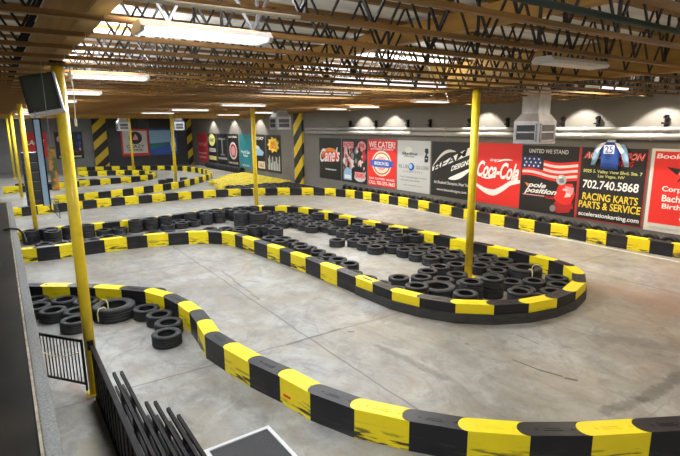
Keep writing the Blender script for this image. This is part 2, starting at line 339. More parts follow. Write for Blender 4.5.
# pipes up in the roof, and a painted chord highlight
def pipe(name, pts, r, m, label, cat='pipe', n=10, clips=None):
    bm = bmesh.new(); path_tube(bm, pts, r, n); o = link(name, fin(bm), m, smooth=True); return tag(o, label, cat)
pipe('sprinkler_pipe', [(1.40, ROW2+.2, 3.30), (1.40, -1.2, 3.30)], .018, M['green_pipe'], 'dark green sprinkler pipe running under the trusses at upper right')
pipe('chord_highlight', [(2.36, -1.36, 3.334), (2.40, -.50, 3.334)], .010, M['cream'], 'cream tube standing in for light along a truss near the top left of the picture', 'chord_highlight')  # thin pale tube drawn as the lit face of a chord
for k, (z, r, lab) in enumerate(((2.64, .06, 'upper grey pipe running along the poster wall'), (2.49, .075, 'lower, thicker grey pipe running along the poster wall'))):
    t = empty('wall_pipe', (0, YR+.13, z), lab, 'pipe')
    bm = bmesh.new(); tube(bm, (1, 0, 0), (20.4, 0, 0), r, 12); link('pipe_run', fin(bm), M['pipe'], t, True)
    for xx in [2.2+1.55*i for i in range(12)]:
        bm = bmesh.new(); tube(bm, (xx, 0, 0), (xx+.05, 0, 0), r+.014, 12); box(bm, xx, xx+.05, -.115, -.01, -.015, .015); link('pipe_clamp', fin(bm), M['pipe'], t)
for k, xx in enumerate([5.1, 6.6, 7.5, 9.2, 10.6, 12.3, 13.4, 15.2, 16.9]):
    bm = bmesh.new(); z = 2.74
    box(bm, xx-.02, xx+.02, YR, YR+.10, z-.04, z+.22); box(bm, xx-.07, xx+.07, YR+.08, YR+.12, z+.02, z+.06); box(bm, xx-.05, xx+.05, YR+.04, YR+.10, z+.14, z+.20)
    tag(link('pipe_bracket', fin(bm), M['fence2']), f'small dark wall bracket above the pipes, {ordn(k+1)} from the right edge', 'bracket', 'dark brackets above the wall pipes')

# ------------------------------------------------------------------ lamps
def area(loc, sx, sy, power, col, parent=None, down=True):
    d = bpy.data.lights.new('lamp_light', 'AREA'); d.shape = 'RECTANGLE'; d.size = sx; d.size_y = sy; d.energy = power; d.color = col
    o = bpy.data.objects.new('lamp_light', d); C.objects.link(o); o.location = loc
    if parent is not None: o.parent = parent
    return o
def fixture(x, y, z, label, power, col, on=True, L=.98, group='wraparound ceiling lights'):
    if z > 3.35: x = 1.56+.60*round((x-1.56)/.60)
    t = empty('ceiling_light', (x, y, z), label, 'ceiling light', group)
    if z < 3.35: t.scale = (.72, 1, .72)
    bm = bmesh.new(); prism(bm, [(-.15, .03), (-.10, .075), (.10, .075), (.15, .03)], -L/2, L/2, Matrix.Rotation(math.pi/2, 4, 'X')); link('housing', fin(bm), M['housing'], t)
    bm = bmesh.new(); prism(bm, [(-.145, .028), (-.12, 0), (.12, 0), (.145, .028)], -L/2+.02, L/2-.02, Matrix.Rotation(math.pi/2, 4, 'X')); link('lens', fin(bm), M['lens_on'] if on else M['lens_off'], t)
    for s in (-1, 1):
        bm = bmesh.new(); prism(bm, [(-.152, .030), (-.125, -.004), (.125, -.004), (.152, .030), (.10, .080), (-.10, .080)], s*L/2-.010, s*L/2+.010, Matrix.Rotation(math.pi/2, 4, 'X')); link('end_cap', fin(bm), M['housing'], t)
    if on:
        area((0, 0, -.012), .24, L-.08, power, col, t)
        u = area((0, 0, .10), .10, L-.08, power*UPLIGHT*(1 if z > 3.35 else 1.7), col, t); u.rotation_euler = (math.pi, 0, 0)   # upward light added to brighten the ceiling; housing has no slots
    return t
n = 0
for k in range(0, 12):
    n += 1
    fixture(-.02+2.95*k, -1.06, 3.285, f'white wraparound fluorescent light, {ordn(n)} from the camera in the left row', LAMP_POWER*.75, COOL, L=.74)
for k in range(8): fixture(-.6+4.5*k, 3.6, 3.285, f'unseen added fluorescent light left of the left posts, {ordn(k+1)} from the camera', LAMP_POWER*.9, COOL)  # unseen row added to brighten the foil at upper left
fixture(.2, -5.6, 3.41, 'unseen added wraparound light above and right of the camera', LAMP_POWER, WARM)  # assumed fixture out of view, added to brighten front ceiling and floor
fixture(.9, -9.8, 3.41, 'added wraparound light near the posters, out of frame at right', LAMP_POWER, WARM)  # likewise added out of view for extra light at the front
fixture(2.64, -4.28, 3.285, 'unlit wraparound light with clear ribbed lens, upper right of the picture', 0, COOL, on=False, L=.84)
for k, (x, L) in enumerate([(6.45, 2.3), (8.6, 2.2), (12.2, 1.2), (16.5, 1.2), (20.5, 1.2), (26.5, 1.2), (31, 1.2)]):
    fixture(x, -5.3, 3.41 if k < 2 else 3.285, f'lit wraparound light, {ordn(k+1)} from the camera in the middle row', LAMP_POWER*(1.3 if k < 2 else 1), COOL, L=L)
for k, (x, y) in enumerate([(4.9, -9.6), (8.57, -8.35), (11.9, -8.9), (14.0, -9.2), (19, -9.2), (23, -9.2), (27.5, -9.2), (32, -9.2)]):
    fixture(x, y, 3.41 if k < 1 else 3.285, f'lit wraparound light, {ordn(k+1)} from the camera in the row nearest the posters', LAMP_POWER, WARM if k < 3 else COOL, L=1.05)
def dish(x, y, label):
    t = empty('spot_lamp', (x, y, 3.64), label, 'spot lamp', 'dish lamps along the poster wall')
    bm = bmesh.new(); lathe(bm, [(.03, .10), (.09, .0), (.085, -.004), (.02, .085)], 20); link('reflector', fin(bm), M['housing'], t, True)
    bm = bmesh.new(); lathe(bm, [(.0, .0), (.06, .02), (.05, .07), (.0, .08)], 14, closed=False); link('bulb', fin(bm), M['lens_on'], t, True)
    bm = bmesh.new(); tube(bm, (0, 0, .09), (0, 0, .218), .010, 8); link('stem', fin(bm), M['web'], t)
    d = bpy.data.lights.new('lamp_spot', 'SPOT'); d.energy = SPOT_POWER; d.color = (1, .95, .86); d.spot_size = math.radians(93); d.spot_blend = .22; d.shadow_soft_size = .04
    o = bpy.data.objects.new('lamp_spot', d); C.objects.link(o); o.parent = t; o.location = (0, 0, -.01)
for k, x in enumerate([5.35, 7.2, 9.77, 14.1, 16.1, 25.7, 29.0, 32.9]):
    x = 1.56+.60*round((x-1.56)/.60); dish(x, YR+.52, f'small dish lamp lighting the poster wall, {ordn(k+1)} from the right edge')

# ------------------------------------------------------------------ yellow posts
def post(x, y, r, label, top=3.39):
    t = empty('support_post', (x, y, 0), label, 'post', 'yellow steel roof posts')
    bm = bmesh.new(); tube(bm, (0, 0, .012), (0, 0, top-.012), r, 24); link('pole', fin(bm), M['pole'], t, True)
    bm = bmesh.new(); box(bm, -r*1.7, r*1.7, -r*1.7, r*1.7, 0, .012); link('base_plate', fin(bm), M['pole'], t)
    bm = bmesh.new(); box(bm, -r*1.9, r*1.9, -r*1.25, r*1.25, top-.012, top); link('cap_plate', fin(bm), M['fence2'], t)
    return t
names1 = ['nearest yellow post, at the left beside the railing and television', 'second yellow post in the left row, behind the hanging blue panel', 'third yellow post in the left row', 'farthest yellow post in the left row']
for k in range(4): post(5.50+9.245*k, ROW1, .054, names1[k])
names2 = ['yellow post rising from the tires in the tip of the island', 'yellow post standing behind the tall pair of tire stacks', 'third yellow post of the right row, beside two small tire stacks', 'farthest yellow post of the right row, in front of the white red-framed poster']
for k in range(4): post(6.01+9.245*k, ROW2, .070, names2[k])

# ------------------------------------------------------------------ ducts
def duct(x, y, s, label, dz=0):
    t = empty('air_duct', (x, y, dz), label, 'air duct', 'hanging air diffusers')
    def frustum(z0, a, z1, b):
        bm = bmesh.new(); A = [bm.verts.new((i*a, j*a, z0)) for i, j in ((-1,-1),(1,-1),(1,1),(-1,1))]; B = [bm.verts.new((i*b, j*b, z1)) for i, j in ((-1,-1),(1,-1),(1,1),(-1,1))]
        for k in range(4): bm.faces.new([A[k], A[(k+1)%4], B[(k+1)%4], B[k]])
        bm.faces.new(A); bm.faces.new(B); return bm
    a, b = .30*s, .20*s
    link('shaft', fin(frustum(3.0, b, ZT-dz, b)), M['galv'], t)
    bm = bmesh.new(); box(bm, -b-.004, b+.004, -b-.004, b+.004, 3.30, 3.325); link('seam_band', fin(bm), M['galv'], t)
    link('hood', fin(frustum(2.84, a, 3.0, b)), M['galv'], t)
    link('diffuser_box', fin(frustum(2.38, a, 2.84, a)), M['galv'], t)
    for rot in range(4):
        m = Matrix.Rotation(rot*math.pi/2, 4, 'Z')
        bm = bmesh.new(); f = a+.012
        for q in ((-a+.05, -a+.08), (a-.08, a-.05)): box(bm, f-.012, f+.008, q[0], q[1], 2.43, 2.79, m)
        for q in (2.43, 2.60, 2.76): box(bm, f-.012, f+.008, -a+.05, a-.05, q, q+.03, m)
        g = link('grille', fin(bm), M['galv'], t)
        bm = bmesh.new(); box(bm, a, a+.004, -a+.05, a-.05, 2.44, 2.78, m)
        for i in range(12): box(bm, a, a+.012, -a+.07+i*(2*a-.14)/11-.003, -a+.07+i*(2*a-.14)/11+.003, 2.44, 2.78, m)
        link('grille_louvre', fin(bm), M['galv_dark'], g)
    return t
duct(6.55, -9.45, 1, 'large galvanised air diffuser hanging above the flag poster')
duct(17.2, -8.95, 1.0, 'galvanised air diffuser hanging in front of the striped pilaster', .27)
duct(29.6, -8.75, .95, 'small far air diffuser left of the corner pilaster', .2)
duct(29.6, -5.75, .95, 'farthest air diffuser, above the red-framed poster', .2)

# ------------------------------------------------------------------ barriers
PATHS = {
  'front': ('B', [(9.222,-0.165), (9.073,-0.366), (8.802,-0.732), (8.481,-1.064), (8.152,-1.393), (7.800,-1.688), (7.358,-1.868), (6.902,-1.953), (6.465,-1.982), (6.045,-1.948), (5.601,-1.894), (5.162,-1.961), (4.671,-2.049), (4.209,-2.179), (3.763,-2.267), (3.317,-2.447), (2.909,-2.721), (2.536,-3.019), (2.208,-3.377), (1.927,-3.788), (1.681,-4.226), (1.441,-4.653), (1.202,-5.081), (0.962,-5.508), (0.722,-5.935)]),
  'island': ('Y', [(12.199,-0.092), (12.137,-0.410), (12.104,-0.819), (12.132,-1.269), (12.145,-1.717), (12.152,-2.201), (12.077,-2.650), (11.972,-3.118), (11.810,-3.570), (11.559,-3.996), (11.249,-4.250), (10.826,-4.429), (10.462,-4.475), (9.948,-4.524), (9.396,-4.578), (8.946,-4.642), (8.511,-4.664), (8.000,-4.711), (7.480,-4.726), (6.991,-4.763), (6.444,-4.780), (6.016,-4.800), (5.573,-4.819), (5.129,-4.951), (4.679,-5.186), (4.345,-5.564), (4.119,-6.001), (4.018,-6.491), (4.039,-6.987), (4.194,-7.521), (4.457,-7.941), (4.819,-8.248), (5.215,-8.353), (5.641,-8.351), (6.127,-8.350), (6.637,-8.312), (7.116,-8.247), (7.577,-8.196), (8.072,-8.179), (8.592,-8.160), (9.082,-8.108), (9.548,-8.046), (10.015,-7.989), (10.496,-7.945), (11.012,-7.911), (11.540,-7.874), (12.044,-7.834), (12.517,-7.784), (12.972,-7.706), (13.413,-7.579), (13.806,-7.376), (14.119,-7.089), (14.366,-6.720), (14.545,-6.278), (14.646,-5.794), (14.660,-5.302), (14.600,-4.807), (14.513,-4.315), (14.429,-3.830), (14.359,-3.354), (14.311,-2.895), (14.300,-2.452), (14.327,-2.022), (14.369,-1.593), (14.405,-1.148), (14.424,-0.695), (14.417,-0.302), (14.391,-0.025)]),
  'wallside': ('Y', [(18.760,0.068), (18.814,-0.346), (18.893,-0.788), (18.986,-1.250), (19.069,-1.702), (19.145,-2.146), (19.222,-2.607), (19.285,-3.086), (19.316,-3.566), (19.328,-4.043), (19.341,-4.529), (19.352,-5.026), (19.342,-5.522), (19.308,-6.008), (19.253,-6.489), (19.169,-6.973), (19.047,-7.455), (18.886,-7.928), (18.686,-8.386), (18.453,-8.829), (18.193,-9.259), (17.908,-9.678), (17.597,-10.075), (17.254,-10.436), (16.862,-10.747), (16.419,-10.993), (15.950,-11.165), (15.481,-11.272), (15.022,-11.341), (14.567,-11.390), (14.104,-11.427), (13.630,-11.458), (13.148,-11.488), (12.656,-11.510), (12.146,-11.511), (11.615,-11.485), (11.075,-11.444), (10.544,-11.406), (10.026,-11.378), (9.518,-11.357), (9.022,-11.346), (8.549,-11.352), (8.096,-11.374), (7.653,-11.412), (7.206,-11.452), (6.746,-11.476), (6.277,-11.481), (5.811,-11.492), (5.354,-11.519), (4.903,-11.558), (4.454,-11.599), (3.966,-11.645), (3.478,-11.690)]),
  'outer': ('Y', [(35.684,-4.013), (35.621,-4.510), (35.527,-5.002), (35.387,-5.483), (35.205,-5.949), (34.988,-6.401), (34.740,-6.836), (34.466,-7.255), (34.175,-7.663), (33.870,-8.060), (33.547,-8.443), (33.201,-8.805), (32.822,-9.132), (32.405,-9.406), (31.953,-9.622), (31.477,-9.777), (30.987,-9.878), (30.493,-9.959), (29.993,-9.979), (29.492,-9.998), (28.993,-9.962), (28.494,-9.919), (28.000,-9.843), (27.514,-9.723), (27.028,-9.604), (26.574,-9.393), (26.120,-9.180), (25.698,-8.914), (25.287,-8.628), (24.895,-8.316), (24.511,-7.994), (24.141,-7.657), (23.778,-7.311), (23.431,-6.951), (23.106,-6.570), (22.815,-6.163), (22.563,-5.731), (22.342,-5.281), (22.134,-4.826), (21.926,-4.370), (21.721,-3.913), (21.536,-3.448), (21.397,-2.968), (21.317,-2.473), (21.281,-1.974), (21.261,-1.473)]),
  'small': ('Y', [(25.872,-0.006), (25.913,-0.507), (25.974,-1.006), (26.076,-1.498), (26.218,-1.980), (26.386,-2.454), (26.558,-2.926), (26.712,-3.405), (26.837,-3.891), (26.934,-4.385), (27.011,-4.881), (27.098,-5.376), (27.254,-5.852), (27.528,-6.268), (27.892,-6.606), (28.313,-6.881), (28.792,-7.031), (29.285,-7.098), (29.783,-7.065), (30.266,-6.926), (30.705,-6.681), (31.092,-6.364), (31.412,-5.981), (31.650,-5.540), (31.821,-5.068), (31.953,-4.583), (32.052,-4.090), (32.125,-3.593)]),
}
TIRES_FRONT = [(8.925,-0.262), (8.712,-0.561), (8.516,-0.780), (8.252,-1.029), (8.601,-0.114), (8.301,-0.315), (8.092,-0.551), (7.888,-0.782), (7.737,-1.557), (7.372,-1.551), (6.906,-1.595), (6.439,-1.551)]
BIG = [(7.711,-1.134), (5.540,-5.687), (5.380,-7.768)]
STACKS = [(5.130,-6.019), (5.057,-6.443)]
SINGLES = [(5.913,-6.548), (5.314,-5.685), (5.073,-6.023), (6.374,-7.039)]
BIGSTACK = [(13.062,-5.544), (12.655,-5.813)]
MAT = [(3.924,-1.174), (3.901,-1.808), (3.323,-1.848)]
LOOSE = [(9.451,-6.316)]

H = .29
def barrier(key, desc, endname, group):
    c0, P = PATHS[key]; P = [Vector(p) for p in P]; n = len(P); wd = .1
    arcs = []
    for i in range(n):
        d = (P[min(i+1, n-1)]-P[max(i-1, 0)]).normalized(); nn = Vector((-d.y, d.x))
        c = math.cos((P[min(i+1,n-1)]-P[i]).angle(P[i]-P[max(i-1,0)])/2) if 0 < i < n-1 else 1
        arcs.append((P[i], d, nn*wd/max(c, .8)))
    def arc(i, sh):
        p, d, nn = arcs[i]; return [p+nn*math.cos(t)-d*(.085*math.sin(t)-sh) for t in [math.pi*k/10 for k in range(11)]]
    cnt = {'B': 0, 'Y': 0}; col = c0
    for i in range(n-1):
        a = arc(i, .0015); b = arc(i+1, -.0015)[::-1]
        o = (P[i]+P[i+1])/2; pts = [q-o for q in a+b]
        bm = bmesh.new(); top = prism(bm, pts, 0, H)
        bmesh.ops.triangulate(bm, faces=[f for f in bm.faces if len(f.verts) > 4])
        me = fin(bm); cnt[col] += 1
        ob = link('barrier_block', me, M['by' if col == 'Y' else 'bb']); ob.location = (o.x, o.y, 0)
        md = ob.modifiers.new('bevel', 'BEVEL'); md.width = .010; md.segments = 2; md.limit_method = 'ANGLE'; md.angle_limit = 1.2
        word = 'yellow' if col == 'Y' else 'black'
        tag(ob, f'{word} barrier block, {ordn(cnt[col])} {word} one from {endname} {desc}', 'barrier block', group)
        # raised maker's panel on the top face, as a part
        if key == 'front' or (key == 'island' and 15 < i < 40):
            ax = arcs[i][1]+arcs[i+1][1]; ang = math.atan2(ax.y, ax.x)
            bm = bmesh.new(); mm = Matrix.Rotation(ang, 4, 'Z')
            box(bm, -.12, .04, -.030, .030, H-.002, H+.003, mm); box(bm, -.10, .02, -.006, .006, H+.002, H+.006, mm)
            for s in (-.17, .13):
                lathe(bm, [(0, H-.002), (.018, H-.002), (.016, H+.004), (0, H+.004)], 12, Matrix.Translation((s*math.cos(ang), s*math.sin(ang), 0)), closed=False)
            link('embossed_panel', fin(bm), M['by' if col == 'Y' else 'bb'], ob)
        BLOCKS.setdefault(key, []).append((ob, col, cnt[col]))
        col = 'B' if col == 'Y' else 'Y'
BLOCKS = {}
barrier('front', 'of the front curve', 'the left end', 'yellow and black blocks of the front curve')
barrier('island', 'of the tire island', 'its near left end', 'yellow and black blocks around the tire island')
barrier('wallside', 'along the poster wall', 'the left end', 'yellow and black blocks along the poster wall')
barrier('outer', 'of the farthest loop', 'its back left', 'yellow and black blocks of the farthest loop')
barrier('small', 'of the small far island', 'its near left end', 'yellow and black blocks of the small far island')
# rubber belt wrapped round the foot of the island tip
P = [Vector(p) for p in PATHS['island'][1]][20:31]
bm = bmesh.new(); rows = []
for i in range(len(P)):
    d = (P[min(i+1, len(P)-1)]-P[max(i-1, 0)]).normalized(); nn = Vector((d.y, -d.x))
    if nn.dot(P[i]-Vector((7, -6.4))) < 0: nn = -nn
    rows.append([bm.verts.new((*(P[i]+nn*q), z)) for q, z in ((.108, 0), (.122, 0), (.122, .150), (.108, .150))])
for a, b in zip(rows, rows[1:]):
    for k in range(4): bm.faces.new([a[k], a[(k+1)%4], b[(k+1)%4], b[k]])
bm.faces.new(rows[0]); bm.faces.new(rows[-1])
tag(link('rubber_belt', fin(bm), M['skirt']), 'black rubber belt wrapped along the foot of the island tip', 'rubber belt')
def on_block(key, i, name, m_, kind):
    ob, col, _ = BLOCKS[key][i]; P = [Vector(p) for p in PATHS[key][1]]; d = (P[i+1]-P[i]).normalized(); ang = math.atan2(d.y, d.x); mm = Matrix.Rotation(ang, 4, 'Z')
    nn = Vector((-d.y, d.x)); s = 1 if nn.dot(-P[i]) > 0 else -1
    bm = bmesh.new()
    if kind == 'sticker': box(bm, -.17, -.06, min(s*.098, s*.1035), max(s*.098, s*.1035), .10, .125, mm)
    else: prism(bm, [(-.13+.03*math.cos(a)*1, .025*math.sin(a)) for a in [math.pi/2+math.pi*k/6 for k in range(7)]]+[(.05+.03*math.cos(a), .025*math.sin(a)) for a in [-math.pi/2+math.pi*k/6 for k in range(7)]], H-.001, H+.0015, mm)  # flat dark plate standing in for the shade inside a slot
    for ch in list(ob.children):
        if kind != 'sticker': bpy.data.objects.remove(ch)
    link(name, fin(bm), m_, ob)
on_block('front', 13, 'red_sticker', M['red'], 'sticker')
on_block('front', 8, 'hand_slot_shade', M['black'], 'slot')
on_block('island', 20, 'hand_slot_shade', M['black'], 'slot')

# ------------------------------------------------------------------ tires
def tire_mesh(ro, ri, h):
    bm = bmesh.new(); e = .016*ro/.19
    prof = [(ri, h*.10), (ri+.012, .008), (ro*.84, .0), (ro-e*.55, .006), (ro, h*.10)]
    for k in range(1, 4):
        z = h*(.12+.76*k/4); prof += [(ro, z-.006), (ro-.007, z-.002), (ro-.007, z+.002), (ro, z+.006)]
    prof += [(ro, h*.90), (ro-e*.55, h-.006), (ro*.84, h), (ri+.012, h-.008), (ri, h*.90), (ri+.012, h*.86), (ri+.03, h*.75), (ri+.035, h*.25), (ri+.012, h*.14)]
    lathe(bm, prof, 26); return fin(bm)
TM = {'kart': tire_mesh(.188, .108, .165), 'car': tire_mesh(.30, .17, .21), 'mid': tire_mesh(.25, .13, .205)}
for k in TM.values(): k.materials.append(M['rubber']); k.polygons.foreach_set('use_smooth', [True]*len(k.polygons))
TMY = TM['kart'].copy(); TMY.materials.clear(); TMY.materials.append(M['ytire'])
TIRES = []
TN = [0]
def tire(x, y, z, label, group=None, kind='kart', rot=None, me=None, tilt=None, name=None, cat='tire'):
    o = bpy.data.objects.new(name or ('kart_tire' if kind == 'kart' else 'car_tire'), me or TM[kind]); C.objects.link(o); TN[0] += 1
    o.location = (x, y, z); o.rotation_euler = rot or ((tilt[0], tilt[1], random.random()*6.28) if tilt else (0, 0, random.random()*6.28))
    return tag(o, label, cat, group)
occ = []
def free(x, y, r=.188, lim=.0):
    for a, b, c in occ:
        if (a-x)**2+(b-y)**2 < (r+c-lim)**2: return False
    return True
for k in range(4): occ.append((6.01+9.245*k, ROW2, .08)); occ.append((5.5+9.245*k, ROW1, .07))
# loose tires behind the front curve
fl = ['behind the first yellow block', 'between the first two yellow blocks', 'just left of the near post, back row', 'back row beside the big tire',
      'front row, cut by the parapet', 'front row, holding a scrap of rope', 'front row, third from the left', 'half hidden by near post',
      'topmost of four in a line', 'second down of four', 'third down of four', 'nearest of four in a line']
big = [(7.711, -1.134), (5.540, -5.687), (5.380, -7.768)]
def relax(pts, fixed, segs, rr=.19, it=400):
    pts = [Vector(p) for p in pts]
    for _ in range(it):
        for i, p in enumerate(pts):
            for j, q in enumerate(pts):
                if i < j:
                    d = q-p
                    if d.length < 2*rr: e = d.normalized()*(2*rr-d.length)*.5; p -= e; q += e
            for x, y, r in fixed:
                d = p-Vector((x, y))
                if d.length < r+rr: p += d.normalized()*(r+rr-d.length)
            for a, b in zip(segs, segs[1:]):
                ab = b-a; t = max(0, min(1, (p-a).dot(ab)/ab.length_squared)); d = p-(a+ab*t)
                if d.length < rr+.112: p += d.normalized()*(rr+.112-d.length)
    return pts
FR = [Vector(p) for p in PATHS['front'][1]]
TIRES_FRONT = relax([(8.72,-.28),(8.60,-.62),(8.40,-.98),(8.1,-1.40),(8.45,-.10),(8.25,-.42),(8.05,-.72),(7.70,-.64),(7.78,-1.60),(7.38,-1.56),(6.91,-1.60),(6.44,-1.55)], [(7.711,-1.134,.31),(5.5,-.54,.1),(8.2,.35,.35),(8.5,.35,.35),(7.9,.35,.35),(8.8,.35,.35)], FR)
for (p, s) in zip(TIRES_FRONT, fl): tire(p.x, p.y, 0, f'black kart tire inside the front curve, {s}')
bl = ['large black car tire with rope ties lying beside the front curve', 'large black tire at the near edge of the island tip', 'large black tire with pale tie at the right end of the island tip']
for (x, y), s in zip(big, bl):
    tt = tire(x, y, 0, s, None, 'car'); occ.append((x, y, .30))
    if 'rope' in s or 'tie' in s:
        for a in ((2.2, .4) if 'rope' in s else (2.6, 4.4)):
            pts = [Vector((q*math.cos(a), q*math.sin(a), z)) for q, z in ((.31, .04), (.312, .17), (.285, .222), (.19, .222), (.155, .19), (.15, .08))]
            b2 = bmesh.new(); path_tube(b2, pts, .009, 6); ro = link('rope_tie', fin(b2), M['skin'], tt); tag(ro, 'pale yellow rope loop'); ro.rotation_euler = (0, 0, 0)
        tt.rotation_euler = (0, 0, 0)
for (x, y), s in zip(STACKS, ['left', 'right']):
    occ.append((x, y, .188))
    for k in range(2): tire(x, y, k*.166, f"{'upper' if k else 'lower'} kart tire of the {s} two-high stack beside the island-tip post", 'two-high tire stacks by the island-tip post')
for (x, y), s in zip([(13.06, -5.50), (12.62, -5.80)], ['left', 'right']):
    occ.append((x, y, .25))
    for k in range(2): tire(x, y, k*.206, f"{'upper' if k else 'lower'} big tire of the {s} tall stack in front of the second right-row post", 'tall stacks of big tires', 'mid')
for (x, y), s in zip(SINGLES+LOOSE, ['left of the island-tip post', 'left of the big tire at the near edge of the tip', 'in front of the two-high stacks', 'behind the island-tip post', 'standing forward on the bare strip inside the island']):
    if free(x, y, .188, -.001): occ.append((x, y, .188)); tire(x, y, 0, f'black kart tire lying flat, {s}', 'single kart tires in the island')
poly = [Vector(p) for p in PATHS['island'][1]]
def inside(x, y, pl):
    c = False; j = len(pl)-1
    for i in range(len(pl)):
        a, b = pl[i], pl[j]
        if (a[1] > y) != (b[1] > y) and x < (b[0]-a[0])*(y-a[1])/(b[1]-a[1])+a[0]: c = not c
        j = i
    return c
def clear(x, y, segs, d):
    for a, b in zip(segs, segs[1:]):
        ab = b-a; t = max(0, min(1, (Vector((x, y))-a).dot(ab)/ab.length_squared))
        if (a+ab*t-Vector((x, y))).length < d: return False
    return True
NEAR, BACK = poly[:32], poly[32:]
front_edge = [(4.6,-5.9),(6.12,-6.46),(6.53,-6.64),(7.23,-6.72),(7.83,-6.70),(8.41,-6.62),(9.05,-6.5),(9.77,-6.7),(10.71,-6.9),(11.18,-6.6),(11.93,-6.25),(12.4,-6.1),(13.0,-5.6),(13.6,-5.3),(13.97,-4.56),(13.97,-3.4),(13.78,-2.2),(13.6,-.3)]
def near_front(x, y, r, far=True):
    # on the barrier side of the front edge of the back bed
    return inside(x, y, [Vector(q) for q in front_edge]+[Vector((15.5, -.3)), Vector((15.5, -9)), Vector((4, -9)), Vector((4, -5.9))])
near_edge = [(13.35,-.3),(13.1,-2.5),(12.6,-4.2),(12.15,-5.25),(11.7,-5.6),(10.4,-5.62),(9.5,-5.5),(8.1,-5.62),(6.7,-5.6),(5.9,-5.7)]
def pathrow(path, off, u0, u1, what, group, two=0.0, step=.385):
    s = [0]; k = 0
    for a, b in zip(path, path[1:]): s.append(s[-1]+(b-a).length)
    u = u0
    while u < min(u1, s[-1]-.02):
        i = min(max(q for q in range(len(s)) if s[q] <= u), len(path)-2)
        a, b = path[i], path[i+1]; p = a+(b-a)*((u-s[i])/(b-a).length); d = (b-a).normalized(); nn = Vector((-d.y, d.x))
        for sg in (1, -1):
            q = p+nn*sg*off
            if inside(q.x, q.y, poly) and clear(q.x, q.y, poly, .296) and free(q.x, q.y, .188, -.001):
                occ.append((q.x, q.y, .188)); k += 1
                tire(q.x, q.y, 0, f'black kart tire in {what}, {ordn(k)} from {"tip" if path is BACK else "left"}', group)
                if random.random() < two: tire(q.x, q.y, .166, f'upper kart tire in {what}, on {ordn(k)} from {"tip" if path is BACK else "left"}', group)
                u += step-.06; break
        u += .06
pathrow(BACK, .30, 9.4, 40, 'the curved row behind the far barrier', 'tires in the curved row of the island', .75)
pathrow(BACK, .675, 9.4, 13.0, 'the second curved row behind the far barrier', 'tires in the second curved row of the island', .2)
pathrow(NEAR, .302, .3, 40, 'the row against the near barrier', 'tires in the row against the near barrier', .12)
near_poly = [Vector(q) for q in near_edge]+[Vector((5.9, -4)), Vector((11, -3.8)), Vector((11.5, -.3))]
rows_n = {}
def lattice(zone, bedname, group, far, stack, shift=(0, 0), a=.392, hgt=.342, jit=.007):
    for j in range(34):
        k = 0
        for i in range(32):
            x = 3.9+shift[0]+i*a+(j % 2)*a/2+random.uniform(-jit, jit); y = -.15+shift[1]-j*hgt+random.uniform(-jit, jit)
            if not inside(x, y, poly) or not zone(x, y) or not clear(x, y, poly, .298) or not free(x, y, .188, -.001): continue
            occ.append((x, y, .188)); k += 1
            base = f'kart tire in {bedname}, row {j+1} from left, {ordn(k)} from near end'
            tire(x, y, 0, 'black '+base, group)
            if stack(x, y): tire(x, y, .166, 'upper black '+base, group)
lattice(lambda x, y: near_front(x, y, 0), 'the far bed', 'kart tires bedded behind the far side of the island', True, lambda x, y: (7.9 < x < 12.5 and y < -7.1 and random.random() < .30) or (y > -6 and x > 13.5 and random.random() < .3))
lattice(lambda x, y: inside(x, y, near_poly) and x > 6.2, 'the near bed', 'kart tires bedded behind the near side of the island', True, lambda x, y: 10.2 < x < 11.9 and y < -5.0 and random.random() < .6, (0, -.1))
lattice(lambda x, y: x < 6.5 and y < -4.9, 'the island tip', 'kart tires filling the island tip', True, lambda x, y: False, (.12, .05))
# gaps between the tip tires take a few more, resting on top
for k in range(900):
    x, y = random.uniform(4.2, 6.6), random.uniform(-8.2, -4.8)
    if inside(x, y, poly) and clear(x, y, poly, .296) and free(x, y, .188, -.001):
        occ.append((x, y, .188)); tire(x, y, 0, f'flat black kart tire wedged into the island tip, spot {len(occ)}', 'kart tires filling the island tip')
# tires left along the curved near side
for (x, y) in [(12.35, -.5), (12.36, -.95), (12.38, -1.45), (12.40, -1.95), (12.38, -2.5), (12.30, -3.0), (12.15, -3.5), (11.9, -4.05), (12.75, -.75), (12.8, -1.7), (12.75, -2.6)]:
    if clear(x, y, poly, .30) and free(x, y, .188, .01): occ.append((x, y, .188)); tire(x, y, 0, f'black kart tire at the left end of the island, place {len(occ)}')
# behind the wall-side barrier: two-high tires along the poster wall
k = 0; x = 3.9
while x < 17.3:
    k += 1
    tire(x, -11.75+random.uniform(-.02, .02), .188, f'black tire standing upright along the poster wall, {ordn(k)} from the right', 'upright tires packed between barrier and poster wall', rot=(math.pi/2, 0, 0))
    x += .385
# storage pile of yellow and black tires at the foot of the far posters
pile = [Vector(q) for q in [(23.9,-8.5),(21.7,-8.0),(20.2,-8.4),(18.0,-10.9),(18.0,-11.6),(22.6,-11.6),(27.0,-11.7),(26.6,-10.6)]]
wallseg = [Vector(p) for p in PATHS['wallside'][1]]; outseg = [Vector(p) for p in PATHS['outer'][1]]
k = 0; PILE = []
for j in range(14):
    for i in range(28):
        x = 17.6+i*.385+(j % 2)*.19; y = -8.1-j*.335
        if x < 21.4 and y < -11.35: continue
        if inside(x, y, pile) and clear(x, y, wallseg, .32) and clear(x, y, outseg, .32):
            k += 1; PILE.append((x, y, (x-20.9)+(y+9)*-.15 > .35, i+1, j+1))
PILE.sort(key=lambda q: q[0])
NP = max(0, 296-TN[0]-19-6-12)
for x, y, yel, i, j in PILE[:NP]: tire(x, y, 0, f"{'yellow' if yel else 'black'} tire in the flat pile under the far posters, row {j}, place {i}", 'tires in the flat pile under the far posters', me=TMY if yel else None)
bm = bmesh.new()
